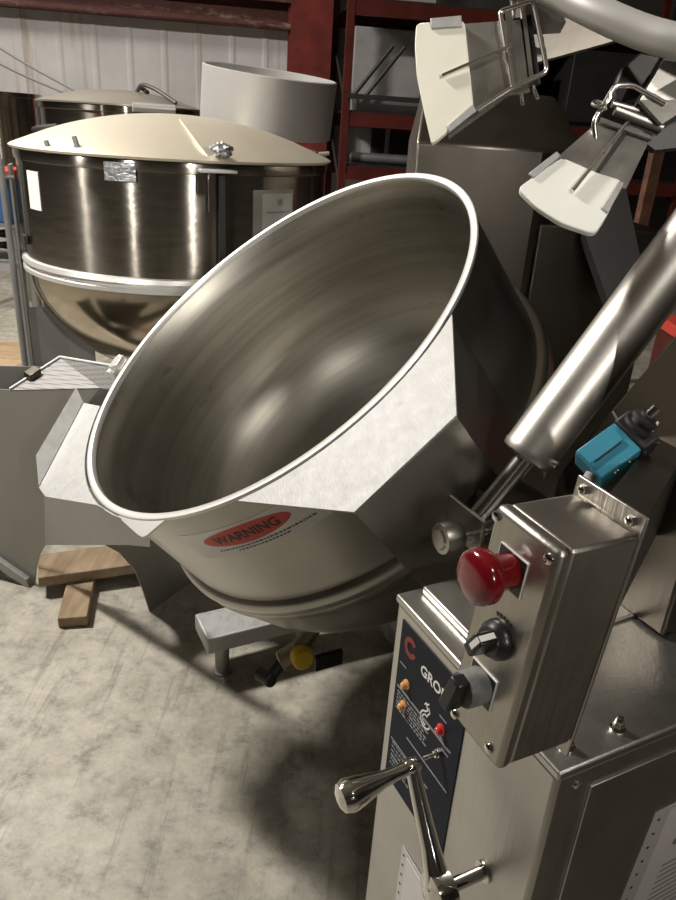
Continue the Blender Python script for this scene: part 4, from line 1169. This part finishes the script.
# things hung above: pale boards on the top beam
bm = B_(); z_ = zof(24, 385); 
rackitem('pale_carton', (.14, -.0, zt_), (.70, .5, zt_ + .14), GREYBOX, 'grey carton on the top shelf of the red rack', 'box')
rackitem('dark_carton', (1.0, .1, z2_), (1.7, .7, z2_ + .5), BLACKM, 'dark carton on the middle shelf of the red rack behind the scrapers', 'box')
rackitem('black_crate', (2.0, .1, z2_), (2.8, .7, z2_ + .6), DKSTEEL, 'black crate at the right end of the middle rack shelf', 'crate')
zc = zs[2] + .0705
for i, (x0, y0, x1, y1, r, lb) in enumerate(((.10, .16, .86, .10, .042, 'thick grey pipe lying on the lower rack shelf, nearest its front edge'), (.14, .36, .80, .30, .034, 'thinner grey pipe lying behind the thick pipe on the lower rack shelf'), (.15, .56, .95, .52, .03, 'thin grey pipe farthest back on the lower rack shelf'))):
    d_ = (RX(x1, y1) - RX(x0, y0)).normalized(); up_z = Z * (zc + r + .010)
    t = thing('steel_pipe', lb, 'pipe', RX(x0, y0, zc), 'loose pipes on the lower rack shelf')
    bm = B_(); cyl(bm, RX(x0, y0) + up_z, RX(x1, y1) + up_z, r); obj('pipe_body', bm, GALV, t)
    bm = B_(); cyl(bm, RX(x1, y1) + up_z - d_ * .06, RX(x1, y1) + up_z + d_ * .02, r + .009); obj('pipe_collar', bm, GALV, t)
bm = B_(); box(bm, RX, (.95, .04, zc + .0005), (1.2, .2, zc + .09)); setp(obj('small_carton', bm, CARD, bevel=.003), 'small brown carton right of the pipes on the lower rack shelf', 'box')
# leaning rusty post at right
P0 = atz(640, 300, 0); Pb = atd(655, 160, 4.4)
bm = B_(); pp = Fr((Pb.x, Pb.y, 0), WD, -WN, Z); box(bm, pp, (-.035, -.03, 0), (.035, .03, 1.62)); box(bm, pp, (-.12, -.1, 0), (.12, .1, .012)); setp(obj('rusty_post', bm, RUSTY, smooth=False), 'rusty brown square post standing behind the lift cylinder', 'post')
q = atd(706, 334, 3.6)
t = thing('red_crate', 'red plastic crate at the right edge behind the lift cylinder', 'crate', (q.x + .2, q.y, 0))
bm = B_(); box(bm, WORLD, (q.x - .14, q.y - .2, 0), (q.x + .5, q.y + .25, q.z + .02)); obj('crate_body', bm, RACKRED, t, bevel=.01)
bm = B_(); box(bm, WORLD, (q.x - .16, q.y - .22, q.z - .03), (q.x + .52, q.y + .27, q.z + .03)); obj('crate_rim', bm, WARNRED, t, bevel=.01)

# ==================================================================== LIGHT
def area(name, loc, tgt, sx, sy, pw, col=(1, .945, .875), spread=180):
    l = bpy.data.lights.new(name, 'AREA'); l.shape = 'RECTANGLE'; l.size = sx; l.size_y = sy; l.energy = pw; l.color = col; l.spread = math.radians(spread)
    o = bpy.data.objects.new(name, l); COL.objects.link(o); o.location = loc
    o.rotation_euler = (V(tgt) - V(loc)).to_track_quat('-Z', 'Y').to_euler()
    return o
area('ceiling_lamp_a', (-3.2, 2.7, 4.4), (-1.0, 2.0, 0), .3, .6, 330)
area('ceiling_lamp_b', (-3.8, 5.0, 4.7), (-2.4, 6.4, 1.5), .4, 1.0, 90)
area('ceiling_lamp_c', (1.6, -1.6, 4.3), (.5, 1.0, 1.6), .2, .4, 3.0, spread=40)
area('streak_lamp_d', (-4.3, .3, 2.8), (-.9, 2.6, 1.15), .04, .4, 1.6, spread=26)  # added low lamp, narrow beam aimed to streak the large kettle's left side
area('streak_lamp_e', (-2.7, -3.2, 2.8), (-.7, 2.5, 1.15), .04, .4, 1.8, spread=26)  # added for the middle kettle streak, beam kept off the floor
area('streak_lamp_f', (1.8, -2.9, 2.8), (-.5, 2.3, 1.15), .04, .4, 2.0, spread=26)  # added for the right kettle streak and the highlight in the bowl
wd = bpy.data.worlds.new('world'); sc.world = wd; wd.use_nodes = True
wd.node_tree.nodes['Background'].inputs[0].default_value = (.9, .85, .75, 1); wd.node_tree.nodes['Background'].inputs[1].default_value = .005
sc.view_settings.view_transform = 'Standard'; sc.view_settings.look = 'None'; sc.view_settings.gamma = 1
sc.view_settings.use_curve_mapping = False
sc.view_settings.exposure = 0.0
